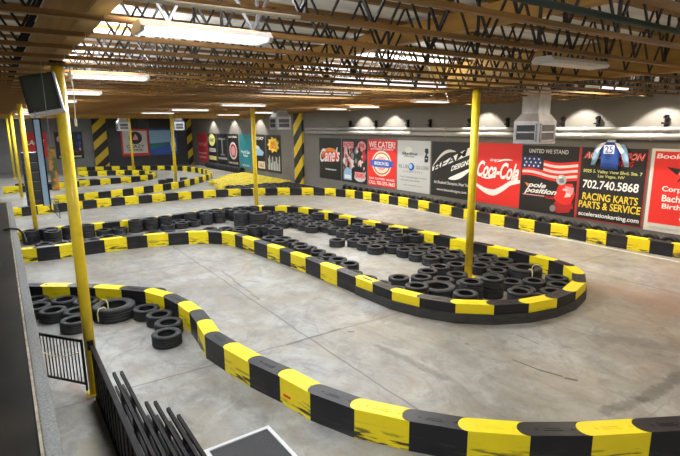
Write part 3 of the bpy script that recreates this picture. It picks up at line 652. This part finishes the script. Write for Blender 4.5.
for x, y, yel, i, j in PILE[NP:]:
    n0 = len(bm.faces); bm.from_mesh(TM['kart']); bm.verts.ensure_lookup_table(); bm.faces.ensure_lookup_table()
    fs = bm.faces[n0:]
    for v in {v for f in fs for v in f.verts}: v.co += Vector((x, y, 0))
    for f in fs: f.material_index = 1 if yel else 0; f.smooth = True
me = bpy.data.meshes.new('tire_mass'); bm.to_mesh(me); bm.free(); me.materials.append(M['rubber']); me.materials.append(M['ytire'])
o = bpy.data.objects.new('tire_mass', me); C.objects.link(o); tag(o, 'yellow painted rear part of the flat tire pile under the far posters', 'tires', None, 'stuff')
# upright tires leaning in a line along the far wall
for k in range(19):
    x = 33.6-.32*k
    tire(x, -11.82, .19, f'black tire standing upright in the line under the far posters, {ordn(k+1)} from the corner', 'upright tires in a line along the far wall', rot=(0, math.pi/2, 0))
# tires inside the far loops
for k, (x, y) in enumerate([(24.45, -6.62), (24.55, -7.35), (24.1, -6.2)]):
    for z in (0, .166): tire(x, y, z, f"{'upper' if z else 'lower'} tire of a two-high stack beside the third right-row post, {['left', 'right', 'front'][k]} stack", 'stacks by the third right-row post')
for k in range(12):
    tire(28.3+.35*math.sin(k*1.3), -.6-.46*k, 0, f'black tire inside the small far island, {ordn(k+1)} from the left', 'tires inside the small far island')
# ------------------------------------------------------------------ posters
class Poster:
    def __init__(s, origin, side, W, Hh, m, label, cat='poster', grp=None):
        s.W, s.H = W, Hh
        bm = bmesh.new(); box(bm, 0, W, 0, Hh, 0, .008); s.o = link('wall_poster', fin(bm), m)
        if side == 'right': s.o.matrix_world = Matrix(((-1,0,0,origin[0]),(0,0,1,origin[1]),(0,1,0,origin[2]),(0,0,0,1)))
        else: s.o.matrix_world = Matrix(((0,0,-1,origin[0]),(-1,0,0,origin[1]),(0,1,0,origin[2]),(0,0,0,1)))
        tag(s.o, label, cat, grp); s.k = 0
    def poly(s, name, pts, m, lay=1):
        bm = bmesh.new(); f = bm.faces.new([bm.verts.new((u*s.W, v*s.H, .008+.0025*lay)) for u, v in pts])
        bmesh.ops.triangulate(bm, faces=bm.faces)
        return link(name, fin_up(bm), M[m], s.o)
    def ell(s, name, cx, cy, rx, ry, m, lay=1, n=28, a0=0, a1=2*math.pi):
        return s.poly(name, [(cx+rx*math.cos(t), cy+ry*math.sin(t)) for t in [a0+(a1-a0)*i/n for i in range(n)]], m, lay)
    def rect(s, name, x0, y0, x1, y1, m, lay=1): return s.poly(name, [(x0, y0), (x1, y0), (x1, y1), (x0, y1)], m, lay)
    def band(s, name, top, bot, m, lay=1): return s.poly(name, top+bot[::-1], m, lay)
    def text(s, string, cx, cy, w_, h_, m, lay=2, shear=0, bold=.02, arc=0, slope=0):
        c = bpy.data.curves.new('t', 'FONT'); c.body = string; c.size = 1; c.shear = shear; c.offset = bold; c.align_x = 'CENTER'; c.align_y = 'CENTER'
        t = bpy.data.objects.new('t', c); C.objects.link(t); bpy.context.view_layer.update()
        me = bpy.data.meshes.new_from_object(t.evaluated_get(bpy.context.evaluated_depsgraph_get())); bpy.data.objects.remove(t); bpy.data.curves.remove(c)
        xs = [v.co.x for v in me.vertices]; ys = [v.co.y for v in me.vertices]
        if not xs: return
        ax, bx_, ay, by = min(xs), max(xs), min(ys), max(ys)
        for v in me.vertices:
            u = (v.co.x-ax)/(bx_-ax)-.5; q = (v.co.y-ay)/(by-ay)-.5
            v.co = Vector(((cx+u*w_)*s.W, (cy+q*h_+arc*(u*u*4-1)+slope*u)*s.H, .008+.0025*lay))
        me.materials.clear()
        return link('lettering', me, M[m], s.o)
def fin_up(bm):
    bmesh.ops.recalc_face_normals(bm, faces=bm.faces)
    for f in bm.faces:
        if f.normal.z < 0: f.normal_flip()
    me = bpy.data.meshes.new('m'); bm.to_mesh(me); bm.free(); return me
ZB, HP = .44, 1.80
YW = YR+.001
def rp(x0, x1, m, label, zb=ZB, h=HP):
    if x0 < 10.4: x0 -= .07
    if x1 < 10.4: x1 -= .07
    if x0 < 9: zb -= .03
    return Poster((x0, YW, zb), 'right', x0-x1, h, M[m], label)
# 1 restaurant
p = rp(19.40, 17.66, 'black', 'black restaurant poster with white script name on an orange oval')
p.ell('oval', .52, .60, .40, .17, 'orange'); p.ell('oval_centre', .54, .56, .37, .12, 'red', 1.5)
p.text("Cane's", .5, .60, .92, .34, 'white', 3, .35, .018, slope=.05); p.text('raisingcanes.com', .54, .24, .5, .055, 'white', 2)
# 2 collage
p = rp(17.58, 15.82, 'black', 'black and pink collage poster of riders, left of the red catering poster')
random.seed(3)
p.rect('headline', .06, .80, .48, .93, 'pink'); p.text('RACERS', .27, .865, .38, .09, 'deepred', 2, .1); p.ell('badge', .80, .84, .16, .11, 'pink', 1); p.text('BJ', .80, .85, .18, .1, 'deepred', 2)
for i in range(60):
    cx, cy = random.uniform(.10, .92), random.uniform(.26, .78); r = random.uniform(.04, .09); nn = random.randint(4, 7); a = random.random()*6
    p.poly('collage_figure', [(cx+r*random.uniform(.5, 1.2)*math.cos(a+t*6.283/nn), cy+r*1.2*random.uniform(.5, 1.2)*math.sin(a+t*6.283/nn)) for t in range(nn)], random.choice(['offwhite', 'pink', 'deepred', 'grey', 'black', 'offwhite', 'pink', 'black']), 1+i*.06)
p.poly('bottle', [(.08,.05),(.42,.05),(.42,.22),(.30,.34),(.20,.34),(.08,.22)], 'lightblue', 5); p.rect('bottle_label', .12, .08, .38, .17, 'white', 6)
p.ell('cup', .74, .14, .22, .10, 'offwhite', 5); p.rect('cup_body', .54, .12, .94, .26, 'pink', 6); p.text('SUBS', .74, .19, .3, .08, 'red', 7)
# 3 catering
p = rp(15.76, 14.04, 'red', 'red WE CATER! poster with cream ring badge and blue ribbon')
p.text('WE CATER!', .5, .895, .92, .13, 'white', 2, 0, .018); p.text('ANY EVENT OR PARTY', .5, .80, .8, .04, 'white')
p.ell('badge', .5, .50, .34, .27, 'tan', 1); p.ell('badge_ring', .5, .50, .30, .235, 'deepred', 1.5); p.ell('badge_centre', .5, .50, .27, .21, 'tan', 2); p.ell('badge_red', .5, .50, .18, .15, 'pink', 2.5)
p.poly('ribbon', [(.06,.44),(.14,.50),(.06,.56),(.20,.56),(.2,.58),(.80,.58),(.80,.56),(.94,.56),(.86,.50),(.94,.44),(.8,.44),(.8,.42),(.2,.42),(.2,.44)], 'blue', 3); p.text('BROOKLYN DELI', .5, .50, .5, .07, 'white', 4)
p.text('SUBS  PLATTERS  SALADS', .5, .17, .9, .04, 'white'); p.text('CALL 702-255-3663', .5, .08, .92, .08, 'white', 2, 0, .018)
# 4 silver
p = rp(13.98, 12.29, 'silver', 'silver-white poster with thin script and small blue globe')
p.ell('sketch', .35, .82, .11, .06, 'offwhite', 1); p.text('Skyline', .38, .74, .5, .07, 'black', 2, .4); p.text('Racing', .38, .69, .34, .05, 'grey', 2, .4)
p.poly('figure', [(.84,.60),(.94,.60),(.95,.70),(.90,.74),(.95,.78),(.94,.86),(.85,.86),(.84,.80),(.88,.76),(.84,.70)], 'black', 1); p.rect('figure_mark', .87, .66, .92, .68, 'lightblue', 2)
p.text('BLUE', .2, .49, .3, .07, 'grey', 2); p.text('GLOBE', .78, .49, .38, .07, 'grey', 2); p.ell('globe', .45, .49, .09, .075, 'blue', 1); p.ell('globe_light', .43, .50, .05, .05, 'lightblue', 2)
p.text('C O M P A N Y', .5, .39, .6, .03, 'grey', 2); p.text('Award winning designs for karts', .5, .28, .84, .04, 'grey', 2); p.text('and custom race helmets', .42, .22, .6, .035, 'grey', 2); p.text('www.blueglobe.com', .5, .12, .6, .03, 'grey', 2)
# 5 beam
p = rp(12.22, 10.46, 'black', 'black poster with white swooshes and chain-like BEAM DESIGNS lettering')
def arcband(p, name, x0, y0, x1, y1, bow, th, m, lay=1, n=16):
    top = []; bot = []
    for i in range(n+1):
        t = i/n; x = x0+(x1-x0)*t; y = y0+(y1-y0)*t+bow*math.sin(math.pi*t); h = th*math.sin(math.pi*min(1, t+.001))**.7+.002
        top.append((x, y+h)); bot.append((x, y-h))
    p.band(name, top, bot, m, lay)
arcband(p, 'swoosh', .02, .52, .62, .83, .12, .028, 'offwhite'); arcband(p, 'swoosh', .45, .34, .99, .56, -.04, .05, 'white')
p.poly('chain', [(.03,.45),(.03,.52),(.97,.93),(.97,.80)], 'white', 2)
p.text('BEAM', .47, .665, .84, .12, 'black', 3, .2, .018, slope=.36); p.text('DESIGNS', .74, .60, .46, .09, 'white', 3, .3, .03, slope=.16)
p.text('Air Brushed Champion, Near You', .52, .25, .88, .07, 'offwhite', 2, 0, .018); p.text('www.beamdesigns.com', .53, .12, .74, .06, 'offwhite', 2, 0, .018)
# 6 cola
p = rp(10.36, 8.77, 'red', 'bright red soft drink poster with white script and white wave')
p.text('ENJOY', .46, .72, .26, .05, 'white', 2, .1, .018)
p.text('Coca-Cola', .50, .565, .94, .27, 'white', 2, .45, .03, slope=-.02)
top = []; bot = []
for i in range(25):
    t = i/24; y = .30-.12*math.sin(math.pi*min(1, t*1.25))+.20*max(0, t-.45); h = .03+.035*math.sin(math.pi*t)
    top.append((.0+t, y+h)); bot.append((t, y-h*.6))
p.band('white_wave', top, bot, 'white'); 
arcband(p, 'script_tail', .12, .44, .48, .47, -.03, .012, 'white', 3); arcband(p, 'script_tail', .48, .70, .82, .74, .02, .012, 'white', 3)
# 7 flag
p = rp(8.75, 7.06, 'black', 'black UNITED WE STAND poster with waving flag and red kart racer')
p.text('UNITED WE STAND', .47, .92, .68, .06, 'offwhite', 2, 0, .015)
for i in range(7):
    top = []; bot = []
    for k in range(21):
        t = k/20; y = .80-.27*(i/7)+.025*math.sin(t*6.5+.6)-.02*t; x = .02+.96*t
        if i < 4 and t < .36: continue
        top.append((x, y)); bot.append((x, y-.27/7-.001))
    p.band('flag_stripe', top, bot, 'red' if i % 2 == 0 else 'offwhite', 1)
p.poly('flag_canton', [(.02,.84),(.20,.845),(.365,.83),(.365,.655),(.2,.67),(.02,.655)], 'navy', 2)
for r in range(3):
    for c_ in range(4):
        cx, cy = .06+c_*.085+(r % 2)*.03, .80-r*.052
        p.poly('flag_star', [(cx+(.022 if q % 2 == 0 else .009)*math.sin(q*math.pi/5), cy+(.022 if q % 2 == 0 else .009)*math.cos(q*math.pi/5)) for q in range(10)], 'white', 3)
p.text('pole', .31, .40, .34, .10, 'white', 6, .35, .03); p.text('position', .38, .315, .58, .10, 'white', 6, .35, .03)
p.poly('logo_flame', [(.08,.44),(.17,.42),(.14,.375)], 'orange', 2); p.rect('logo_line', .06, .245, .46, .262, 'pink', 2); p.text('RACING', .55, .245, .14, .04, 'red', 2)
p.ell('helmet', .73, .52, .085, .075, 'silver', 4); p.ell('helmet_visor', .74, .51, .045, .035, 'grey', 5); p.ell('helmet_stripe', .71, .56, .03, .02, 'white', 6)
p.poly('racer_suit', [(.70,.46),(.92,.48),(.97,.33),(.92,.20),(.96,.13),(.82,.10),(.70,.18),(.62,.25)], 'red', 3)
p.poly('racer_sleeve', [(.80,.44),(.95,.42),(.93,.32),(.82,.34)], 'pink', 4); p.poly('racer_glove', [(.80,.27),(.90,.29),(.91,.33),(.83,.34)], 'offwhite', 5); p.rect('racer_patch', .77, .37, .84, .40, 'offwhite', 5)
p.poly('kart_nose', [(.60,.10),(.66,.20),(.80,.16),(.96,.20),(.90,.06),(.70,.03)], 'deepred', 4); p.ell('kart_wheel', .62, .09, .05, .05, 'grey', 5); p.rect('poster_edge', .985, .0, 1, 1, 'red', 2)
# 8 karting shop
p = rp(7.04, 5.45, 'black', 'black racing karts parts and service poster behind the hanging blue suit')
p.rect('border', 0, 0, 1, .012, 'deepred', 1); p.rect('border', 0, 0, .012, 1, 'deepred', 1); p.rect('border', .985, 0, 1, 1, 'deepred', 1)
p.text('ACCELERATION', .50, .895, .92, .10, 'red', 3, .4, .02); p.text('ACCELERATION', .505, .895, .90, .085, 'offwhite', 2.5, .4, .035)
p.text('KARTING', .64, .80, .34, .07, 'red', 3, .4, .018)
p.text('5025 S. Valley View Blvd. Ste. 7', .5, .675, .88, .055, 'paleyellow', 2, 0, .02, slope=-.0); p.text('Las Vegas, NV', .5, .615, .40, .05, 'paleyellow', 2, 0, .02)
p.text('702.740.5868', .49, .50, .84, .115, 'white', 2, .05, .018)
p.text('RACING KARTS', .50, .33, .84, .10, 'yellow', 2, .05, .018); p.text('PARTS & SERVICE', .50, .215, .94, .10, 'yellow', 2, .05, .018)
p.text('accelerationkarting.com', .5, .075, .92, .075, 'white', 2, 0, .018)
# 9 party booking
p = rp(5.40, 3.55, 'offwhite', 'red Book your party poster in a white border, cut by the right edge', .42, 1.84)
p.rect('red_field', .04, .10, .96, .97, 'red'); p.text('Book your next', .47, .905, .82, .075, 'white', 2, .1, .018)
p.poly('logo_flame', [(.18,.79),(.34,.77),(.30,.70)], 'black', 2)
p.text('pole', .46, .75, .28, .085, 'white', 2, .35, .02); p.text('position', .53, .665, .44, .09, 'black', 2, .35, .018)
for i, s in enumerate(['Corporate Events', 'Bachelor Parties', 'Birthday Parties', '& More']): p.text(s, .52, .52-.105*i, [.72, .70, .68, .28][i], .08, 'white', 2, 0, .018)
p.text('www.polepositionraceway.com', .42, .05, .72, .05, 'silver', 2)
# far group on the same wall
def fp(x0, x1, m, label): return Poster((x0, YW, .33), 'right', x0-x1, 1.98, M[m], label)
p = fp(36.2, 34.15, 'deepred', 'dark red poster nearest the far right corner')
p.text('Red Rock', .5, .62, .8, .14, 'pink', 2, .3); p.text('Racing Center', .5, .3, .8, .06, 'white', 2); p.text('OPEN DAILY', .5, .15, .7, .05, 'white', 2)
p = fp(34.05, 32.4, 'black', 'black far poster with three pale yellow lozenges')
p.ell('lozenge', .5, .78, .36, .20, 'paleyellow'); p.text('KART', .5, .78, .5, .12, 'black', 2); p.rect('panel', .16, .38, .86, .50, 'offwhite'); p.text('RACE', .5, .44, .5, .08, 'black', 2); p.rect('panel', .1, .10, .92, .24, 'paleyellow')
p = fp(32.3, 30.5, 'black', 'black far poster with a tall grey letter shape')
p.rect('letter_stem', .46, .35, .56, .80, 'grey'); p.rect('letter_bar', .16, .80, .86, .86, 'grey'); p.rect('letter_foot', .3, .30, .72, .35, 'grey'); p.text('MODERN FLOOR', .5, .20, .84, .07, 'offwhite', 2)
p = fp(30.4, 28.7, 'black', 'black far poster with a white and red oval badge')
p.text('LAS VEGAS', .5, .91, .8, .06, 'tan', 2); p.ell('badge', .5, .48, .36, .27, 'offwhite'); p.ell('badge_ring', .5, .48, .28, .21, 'deepred', 2); p.ell('badge_centre', .5, .48, .2, .15, 'pink', 3); p.text('RACING', .5, .10, .8, .07, 'tan', 2)
p = fp(28.55, 26.85, 'teal', 'plain teal poster with small white words')
p.text('World Class', .5, .48, .72, .09, 'white', 2); p.text('Tattoo', .5, .38, .4, .08, 'white', 2); p.text('702 555 0100', .5, .08, .6, .05, 'white', 2)
p = fp(26.75, 25.0, 'black', 'black far poster with blue and cream product pictures')
p.text('SPEED SHOP', .5, .9, .8, .08, 'offwhite', 2); p.ell('product', .36, .6, .24, .10, 'offwhite'); p.poly('product_car', [(.2,.42),(.8,.42),(.9,.52),(.6,.62),(.3,.58)], 'lightblue', 2); p.rect('price_panel', .45, .06, .95, .26, 'tan', 2); p.text('SALE', .7, .16, .3, .1, 'deepred', 3)
p = fp(24.9, 23.15, 'black', 'far poster with yellow starburst over a grey city picture')
p.poly('starburst', [(.5+(.42 if i % 2 else .30)*math.cos(i*math.pi/9), .74+(.22 if i % 2 else .16)*math.sin(i*math.pi/9)) for i in range(18)], 'yellow'); p.text('BIG', .5, .78, .3, .1, 'red', 3); p.text('SALE', .5, .68, .4, .1, 'red', 3)
for i in range(14):
    x = .08+.06*i; p.rect('tower', x, .06, x+.05, .2+.25*abs(math.sin(i*2.3)), ['grey', 'offwhite', 'silver'][i % 3], 1.2)
# back wall
def bp(y0, y1, z0, z1, m, label): return Poster((X1-.001, y0, z0), 'back', y0-y1, z1-z0, M[m], label)
p = bp(-1.2, -2.6, .9, 2.5, 'red', 'red poster at the far left of the back wall')
p.text('RACE', .5, .6, .8, .2, 'white', 2, .2)
p = bp(-3.05, -4.68, .75, 2.5, 'black', 'dark back-wall poster with blue, red and yellow figures')
random.seed(11)
for i in range(26):
    cx, cy = random.uniform(.14, .88), random.uniform(.22, .82); r = random.uniform(.04, .11)
    p.ell('figure_patch', cx, cy, r*.7, r, random.choice(['blue', 'red', 'yellow', 'navy', 'pink', 'blue']), 1+i*.1, 9)
p.rect('caption', .1, .05, .9, .11, 'paleyellow', 2)
p = bp(-7.08, -8.92, .78, 2.62, 'red', 'white poster in a red frame with a black round emblem')
p.rect('white_field', .06, .10, .94, .94, 'offwhite'); p.ell('emblem', .52, .68, .24, .24, 'black', 2); p.poly('emblem_mark', [(.42,.60),(.62,.60),(.60,.72),(.52,.84),(.46,.72)], 'pink', 3); p.text('CRAZY', .5, .36, .66, .12, 'black', 2, 0, .01); p.text('HORSE', .5, .22, .5, .08, 'black', 2)
p = bp(-8.98, -10.95, .78, 2.62, 'blue', 'wide blue poster with a clear water bottle')
p.rect('light_band', 0, .45, .75, .95, 'lightblue'); p.poly('light_ray', [(0,.2),(.8,.42),(.8,.5),(0,.45)], 'teal', 2)
p.poly('bottle', [(.74,.12),(.94,.12),(.94,.6),(.88,.75),(.87,.9),(.81,.9),(.80,.75),(.74,.6)], 'lightblue', 3); p.rect('bottle_label', .74, .30, .94, .48, 'white', 4); p.rect('bottle_cap', .81, .9, .87, .95, 'white', 4)
bm = bmesh.new(); box(bm, X1-.03, X1-.002, -11.2, -9.0, 2.72, 3.45); tag(link('dark_hatch', fin(bm), M['black']), 'dark rectangular hatch high on the back wall above the bottle poster', 'hatch')
bm = bmesh.new(); box(bm, X1-.03, X1-.002, -8.3, -6.3, 2.72, 3.45); tag(link('dark_hatch', fin(bm), M['black']), 'dark rectangular hatch high on the back wall above the red-framed poster', 'hatch')

# ------------------------------------------------------------------ racing suit hung over the poster
t = empty('racing_suit', (6.22, YR+.03, 1.70), 'blue and white kart racing suit with number 25 hanging on the karting poster', 'racing suit')
t.scale = (1, 1, .88)
def loft(name, secs, m, par):
    bm = bmesh.new(); rs = []
    for z, xc, hw, th in secs: rs.append([bm.verts.new((xc+hw*math.cos(a), th*math.sin(a)+th, z)) for a in [2*math.pi*i/14 for i in range(14)]])
    for a, b in zip(rs, rs[1:]):
        for i in range(14): bm.faces.new([a[i], a[(i+1)%14], b[(i+1)%14], b[i]])
    bm.faces.new(rs[0]); bm.faces.new(rs[-1]); return link(name, fin(bm), M[m], par, True)
body = loft('torso', [(.0, 0, .22, .03), (.2, 0, .21, .04), (.45, 0, .24, .05), (.62, 0, .27, .05), (.70, 0, .20, .045), (.76, 0, .10, .035)], 'blue', t)
loft('collar', [(.74, 0, .11, .04), (.80, 0, .10, .035)], 'white', t)
for s in (1, -1):
    loft('sleeve', [(.10, s*.40, .055, .03), (.30, s*.36, .07, .035), (.52, s*.31, .085, .04), (.68, s*.22, .09, .04)], 'lightblue', t)
    bm = bmesh.new(); f = [(s*.09,.74,.085),(s*.22,.70,.095),(s*.34,.50,.092),(s*.28,.44,.102),(s*.17,.62,.108)]
    bm.faces.new([bm.verts.new((a, c, b)) for a, b, c in f]); link('white_flash', fin(bm), M['white'], t)
P2 = Poster((6.34, YR+.140, 2.08), 'right', .24, .20, M['white'], None, None); me = P2.o
for kk in ('label', 'category'):
    if kk in me: del me[kk]
me.name = 'number_patch'; P2.text('25', .5, .5, .8, .8, 'blue', 2, 0, .018); me.parent = t; bpy.context.view_layer.update(); me.matrix_parent_inverse = t.matrix_world.inverted()

# ------------------------------------------------------------------ television, hanging panel
t = empty('television', (5.36, -.36, 3.09), 'black flat television tilted on a bracket beside the nearest yellow post', 'television')
t.rotation_euler = (math.radians(-11), math.radians(14), math.radians(-17))
bm = bmesh.new(); box(bm, -.03, .05, -.15, .12, -.17, .17); link('casing', fin(bm), M['tvplastic'], t)
bm = bmesh.new(); box(bm, -.034, -.03, -.13, .10, -.145, .15); link('screen', fin(bm), M['screen'], t)
bm = bmesh.new(); box(bm, -.028, .055, -.165, -.15, -.17, .17); box(bm, -.028, .055, -.165, .12, -.19, -.17); tag(link('side_trim', fin(bm), M['tvside'], t), 'pale trim')
bm = bmesh.new(); box(bm, .05, .16, -.04, .0, -.02, .02); link('bracket', fin(bm), M['fence2'], t)

t = empty('acrylic_sign', (5.30, -.305, 0), 'narrow pale blue acrylic panel hanging below the television', 'sign')
bm = bmesh.new(); box(bm, -.004, .004, -.022, .022, 2.08, 2.86, Matrix(((1,0,0,0),(0,1,.0,0),(0,0,1,0),(0,0,0,1)))); link('sheet', fin(bm), M['acrylic'], t)
bm = bmesh.new(); box(bm, -.007, .007, -.034, -.022, 2.03, 2.87); box(bm, -.007, .007, .022, .030, 2.08, 2.87); box(bm, -.007, .007, -.034, .030, 2.86, 2.872); link('frame', fin(bm), M['fence2'], t)
bm = bmesh.new(); tube(bm, (0, 0, 2.87), (0, 0, 2.93), .006, 6); link('hanger', fin(bm), M['pipe'], t)
t = empty('wire_net', (5.30, -.33, -.02), 'torn triangle of grey wire mesh hanging under the blue panel', 'wire mesh')
bm = bmesh.new()
for i in range(9):
    f = i/8; path_tube(bm, [(0, .07-.14*f, 2.17-.02*f), (0, -.05-.02*f, 2.17-.02*f-.20*f)], .0012, 4)
    path_tube(bm, [(0, .07-.12*f, 2.17-.0*f), (0, -.07, 1.99+.18*f)], .0012, 4)
link('mesh_strands', fin(bm), M['pipe'], t)
bm = bmesh.new(); path_tube(bm, [(0, .07, 2.17), (0, -.07, 2.15), (0, -.07, 1.97), (0, .07, 2.17)], .0025, 5); link('edge_wire', fin(bm), M['web'], t)
t = empty('hanging_board', (5.25, -.39, 0), 'narrow orange and green picture board hanging left of the near post', 'hanging board')
bm = bmesh.new(); box(bm, -.006, .006, -.03, .03, 2.22, 2.62); link('board', fin(bm), noise_mat('flame_picture', (.62, .26, .04), (.10, .13, .03), 9, .5, lo=.45, hi=.55), t)
bm = bmesh.new(); tube(bm, (0, 0, 2.62), (0, 0, 3.35), .002, 5); link('hanger_wire', fin(bm), M['pipe'], t)
# tower of black bins/tires at the left
for k in range(6):
    bm = bmesh.new(); box(bm, -.26, .26, -.27, .27, 0, .325)
    o = link('black_crate', fin(bm), M['tvplastic']); bevel(o, .03, 2); o.location = (20.4, -.86, .326*k)
    tag(o, f'black crate, {["lowest", "second from the bottom", "third from the bottom", "third from the top", "second from the top", "topmost"][k]} of the tower at the far left', 'crate', 'tower of black crates')

# ------------------------------------------------------------------ railings, stacked panels, parapet, mat
def rail_panel(name, a, b, z0, z1, nb, label, r=.014, rb=.007, cat='railing', top=.018, grp=None, m='fence'):
    a, b = Vector(a), Vector(b); L = (b-a).length; ang = math.atan2(b.y-a.y, b.x-a.x)
    t = empty(name, (a.x, a.y, 0), label, cat, grp, ang)
    bm = bmesh.new(); box(bm, 0, L, -top, top, z1-.03, z1); link('top_rail', fin(bm), M[m], t)
    bm = bmesh.new(); box(bm, 0, L, -top*.8, top*.8, z0, z0+.025); link('bottom_rail', fin(bm), M[m], t)
    for i in range(nb):
        bm = bmesh.new(); x = L*(i+.5)/nb; box(bm, x-rb, x+rb, -rb, rb, z0+.025, z1-.03); link('bar', fin(bm), M[m], t)
    for x in (.008, L-.008):
        bm = bmesh.new(); box(bm, x-.008, x+.008, -.008, .008, 0, z1-.03); link('end_upright', fin(bm), M[m], t)
    return t
rail_panel('steel_railing', (6.06, -.105), (5.57, -.478), .08, .60, 13, 'short black barred railing between parapet and nearest post', rb=.0045, top=.009)
bm = bmesh.new(); path_tube(bm, [Vector((6.06-.48*f, -.090-.34*f, .40-.10*4*f*(1-f)*.6+.06*f)) for f in [i/10 for i in range(11)]], .005, 6)
tag(link('sagging_rope', fin(bm), M['skin']), 'yellow rope sagging across the short barred railing', 'rope')
t = empty('solid_railing', (5.36, -.545, 0), 'long dark metal railing panel running from the near post to the bottom edge', 'railing')
bm = bmesh.new(); box(bm, -4.9, 0, -.022, .022, .56, .60); link('top_rail', fin(bm), M['fence2'], t)
bm = bmesh.new(); box(bm, -4.9, 0, -.010, .010, .04, .56)
link('sheet_panel', fin(bm), M['fence'], t)
for i in range(30):
    bm = bmesh.new(); x = -.06-i*.165; box(bm, x-.006, x+.006, .010, .018, .05, .56); link('rib', fin(bm), M['fence2'], t)
bm = bmesh.new(); box(bm, -4.9, 0, -.020, .020, .0, .04); link('bottom_rail', fin(bm), M['fence2'], t)
for k, (x, y, z) in enumerate([(5.15, -.615, .36), (5.10, -.685, .37), (5.10, -.755, .36), (4.40, -.83, .34), (4.36, -.90, .34), (4.20, -.97, .33), (4.12, -1.035, .28)]):
    L = x-.35
    t = empty('stacked_fence_panel', (x, y, 0), f'black fence panel, {ordn(k+1)} from the long railing in the stack at bottom left', 'fence panel', 'black fence panels stacked on edge', 0)
    bm = bmesh.new(); box(bm, -L, 0, -.014, .014, z-.035, z); link('top_rail', fin(bm), M['fence2'], t)
    bm = bmesh.new(); box(bm, -L, -.05, -.014, .014, .0, .035); link('bottom_rail', fin(bm), M['fence'], t)
    for i in range(int(L/.52)):
        bm = bmesh.new(); xx = -.30-i*.52-(k % 3)*.1; box(bm, xx-.045, xx+.045, -.012, .012, .035, z-.035); link('upright_plate', fin(bm), M['plate'], t)
    bm = bmesh.new(); box(bm, -L, -.02, -.010, .010, z*.55, z*.55+.025); link('middle_rail', fin(bm), M['fence'], t)
# parapet
bm = bmesh.new(); box(bm, .3, 13.8, .012, .45, 0, 1.095); tag(link('parapet_wall', fin(bm), M['gloss']), 'dark glossy parapet filling the left edge in front of the camera', 'parapet')
bm = bmesh.new(); box(bm, .3, 13.8, -.088, -.004, 1.03, 1.10); 
lg = tag(link('parapet_ledge', fin(bm), M['ledge']), 'grey carpeted ledge trim along the dark parapet', 'ledge'); bevel(lg, .008, 2)
bm = bmesh.new(); box(bm, .3, 13.8, -.004, .012, 1.096, 1.112); link('worn_edge', fin(bm), M['ledge_side'], lg)
# floor mat
a, b, c_ = [Vector((*q, 0)) for q in [(3.855, -1.165), (3.865, -1.79), (3.28, -1.81)]]
ex = (b-a).normalized(); ey = Vector((-1, ex.x*0, 0)); ang = math.atan2((b-a).y, (b-a).x)+math.pi/2
t = empty('floor_mat', (3.86, -1.16, 0), 'dark floor mat in a white metal frame at the bottom edge', 'floor mat', None, ang)
Wm, Lm = .63, .95
bm = bmesh.new(); box(bm, -Lm, 0, -Wm, 0, 0, .010); link('mat_surface', fin(bm), M['carpet'], t)
bm = bmesh.new()
for q in ((-Lm, 0, -.035, 0), (-Lm, 0, -Wm, -Wm+.035), (-.035, 0, -Wm+.035, -.035), (-Lm, -Lm+.035, -Wm+.035, -.035)): box(bm, q[0], q[1], q[2], q[3], .010, .022)
link('frame', fin(bm), M['alu'], t)

t = empty('ceiling_pull', (5.46, -.64, 0), 'thin pale cord hanging just right of the nearest yellow post', 'cord')
bm = bmesh.new(); path_tube(bm, [(0, 0, 3.350), (-.01, -.01, 3.1), (.0, .0, 2.86)], .005, 6); link('flex', fin(bm), M['cream'], t)
bm = bmesh.new(); tube(bm, (0, 0, 2.80), (0, 0, 2.87), .012, 8); link('pull', fin(bm), M['cream'], t)
bm = bmesh.new(); path_tube(bm, [(9.95, .10, 1.105), (9.9, -.02, 1.125), (9.8, -.10, 1.12), (9.7, -.17, 1.05), (9.6, -.19, .92)], .018, 8)
tag(link('rubber_strap', fin(bm), M['fence']), 'black rubber strap draped over the parapet ledge at the far left', 'strap')
for o in bpy.data.objects:
    if o.name == 'support_post':
        bm = bmesh.new(); box(bm, -.07, -.04, -.03, .03, .52, .62); link('rail_bracket', fin(bm), M['fence'], o)
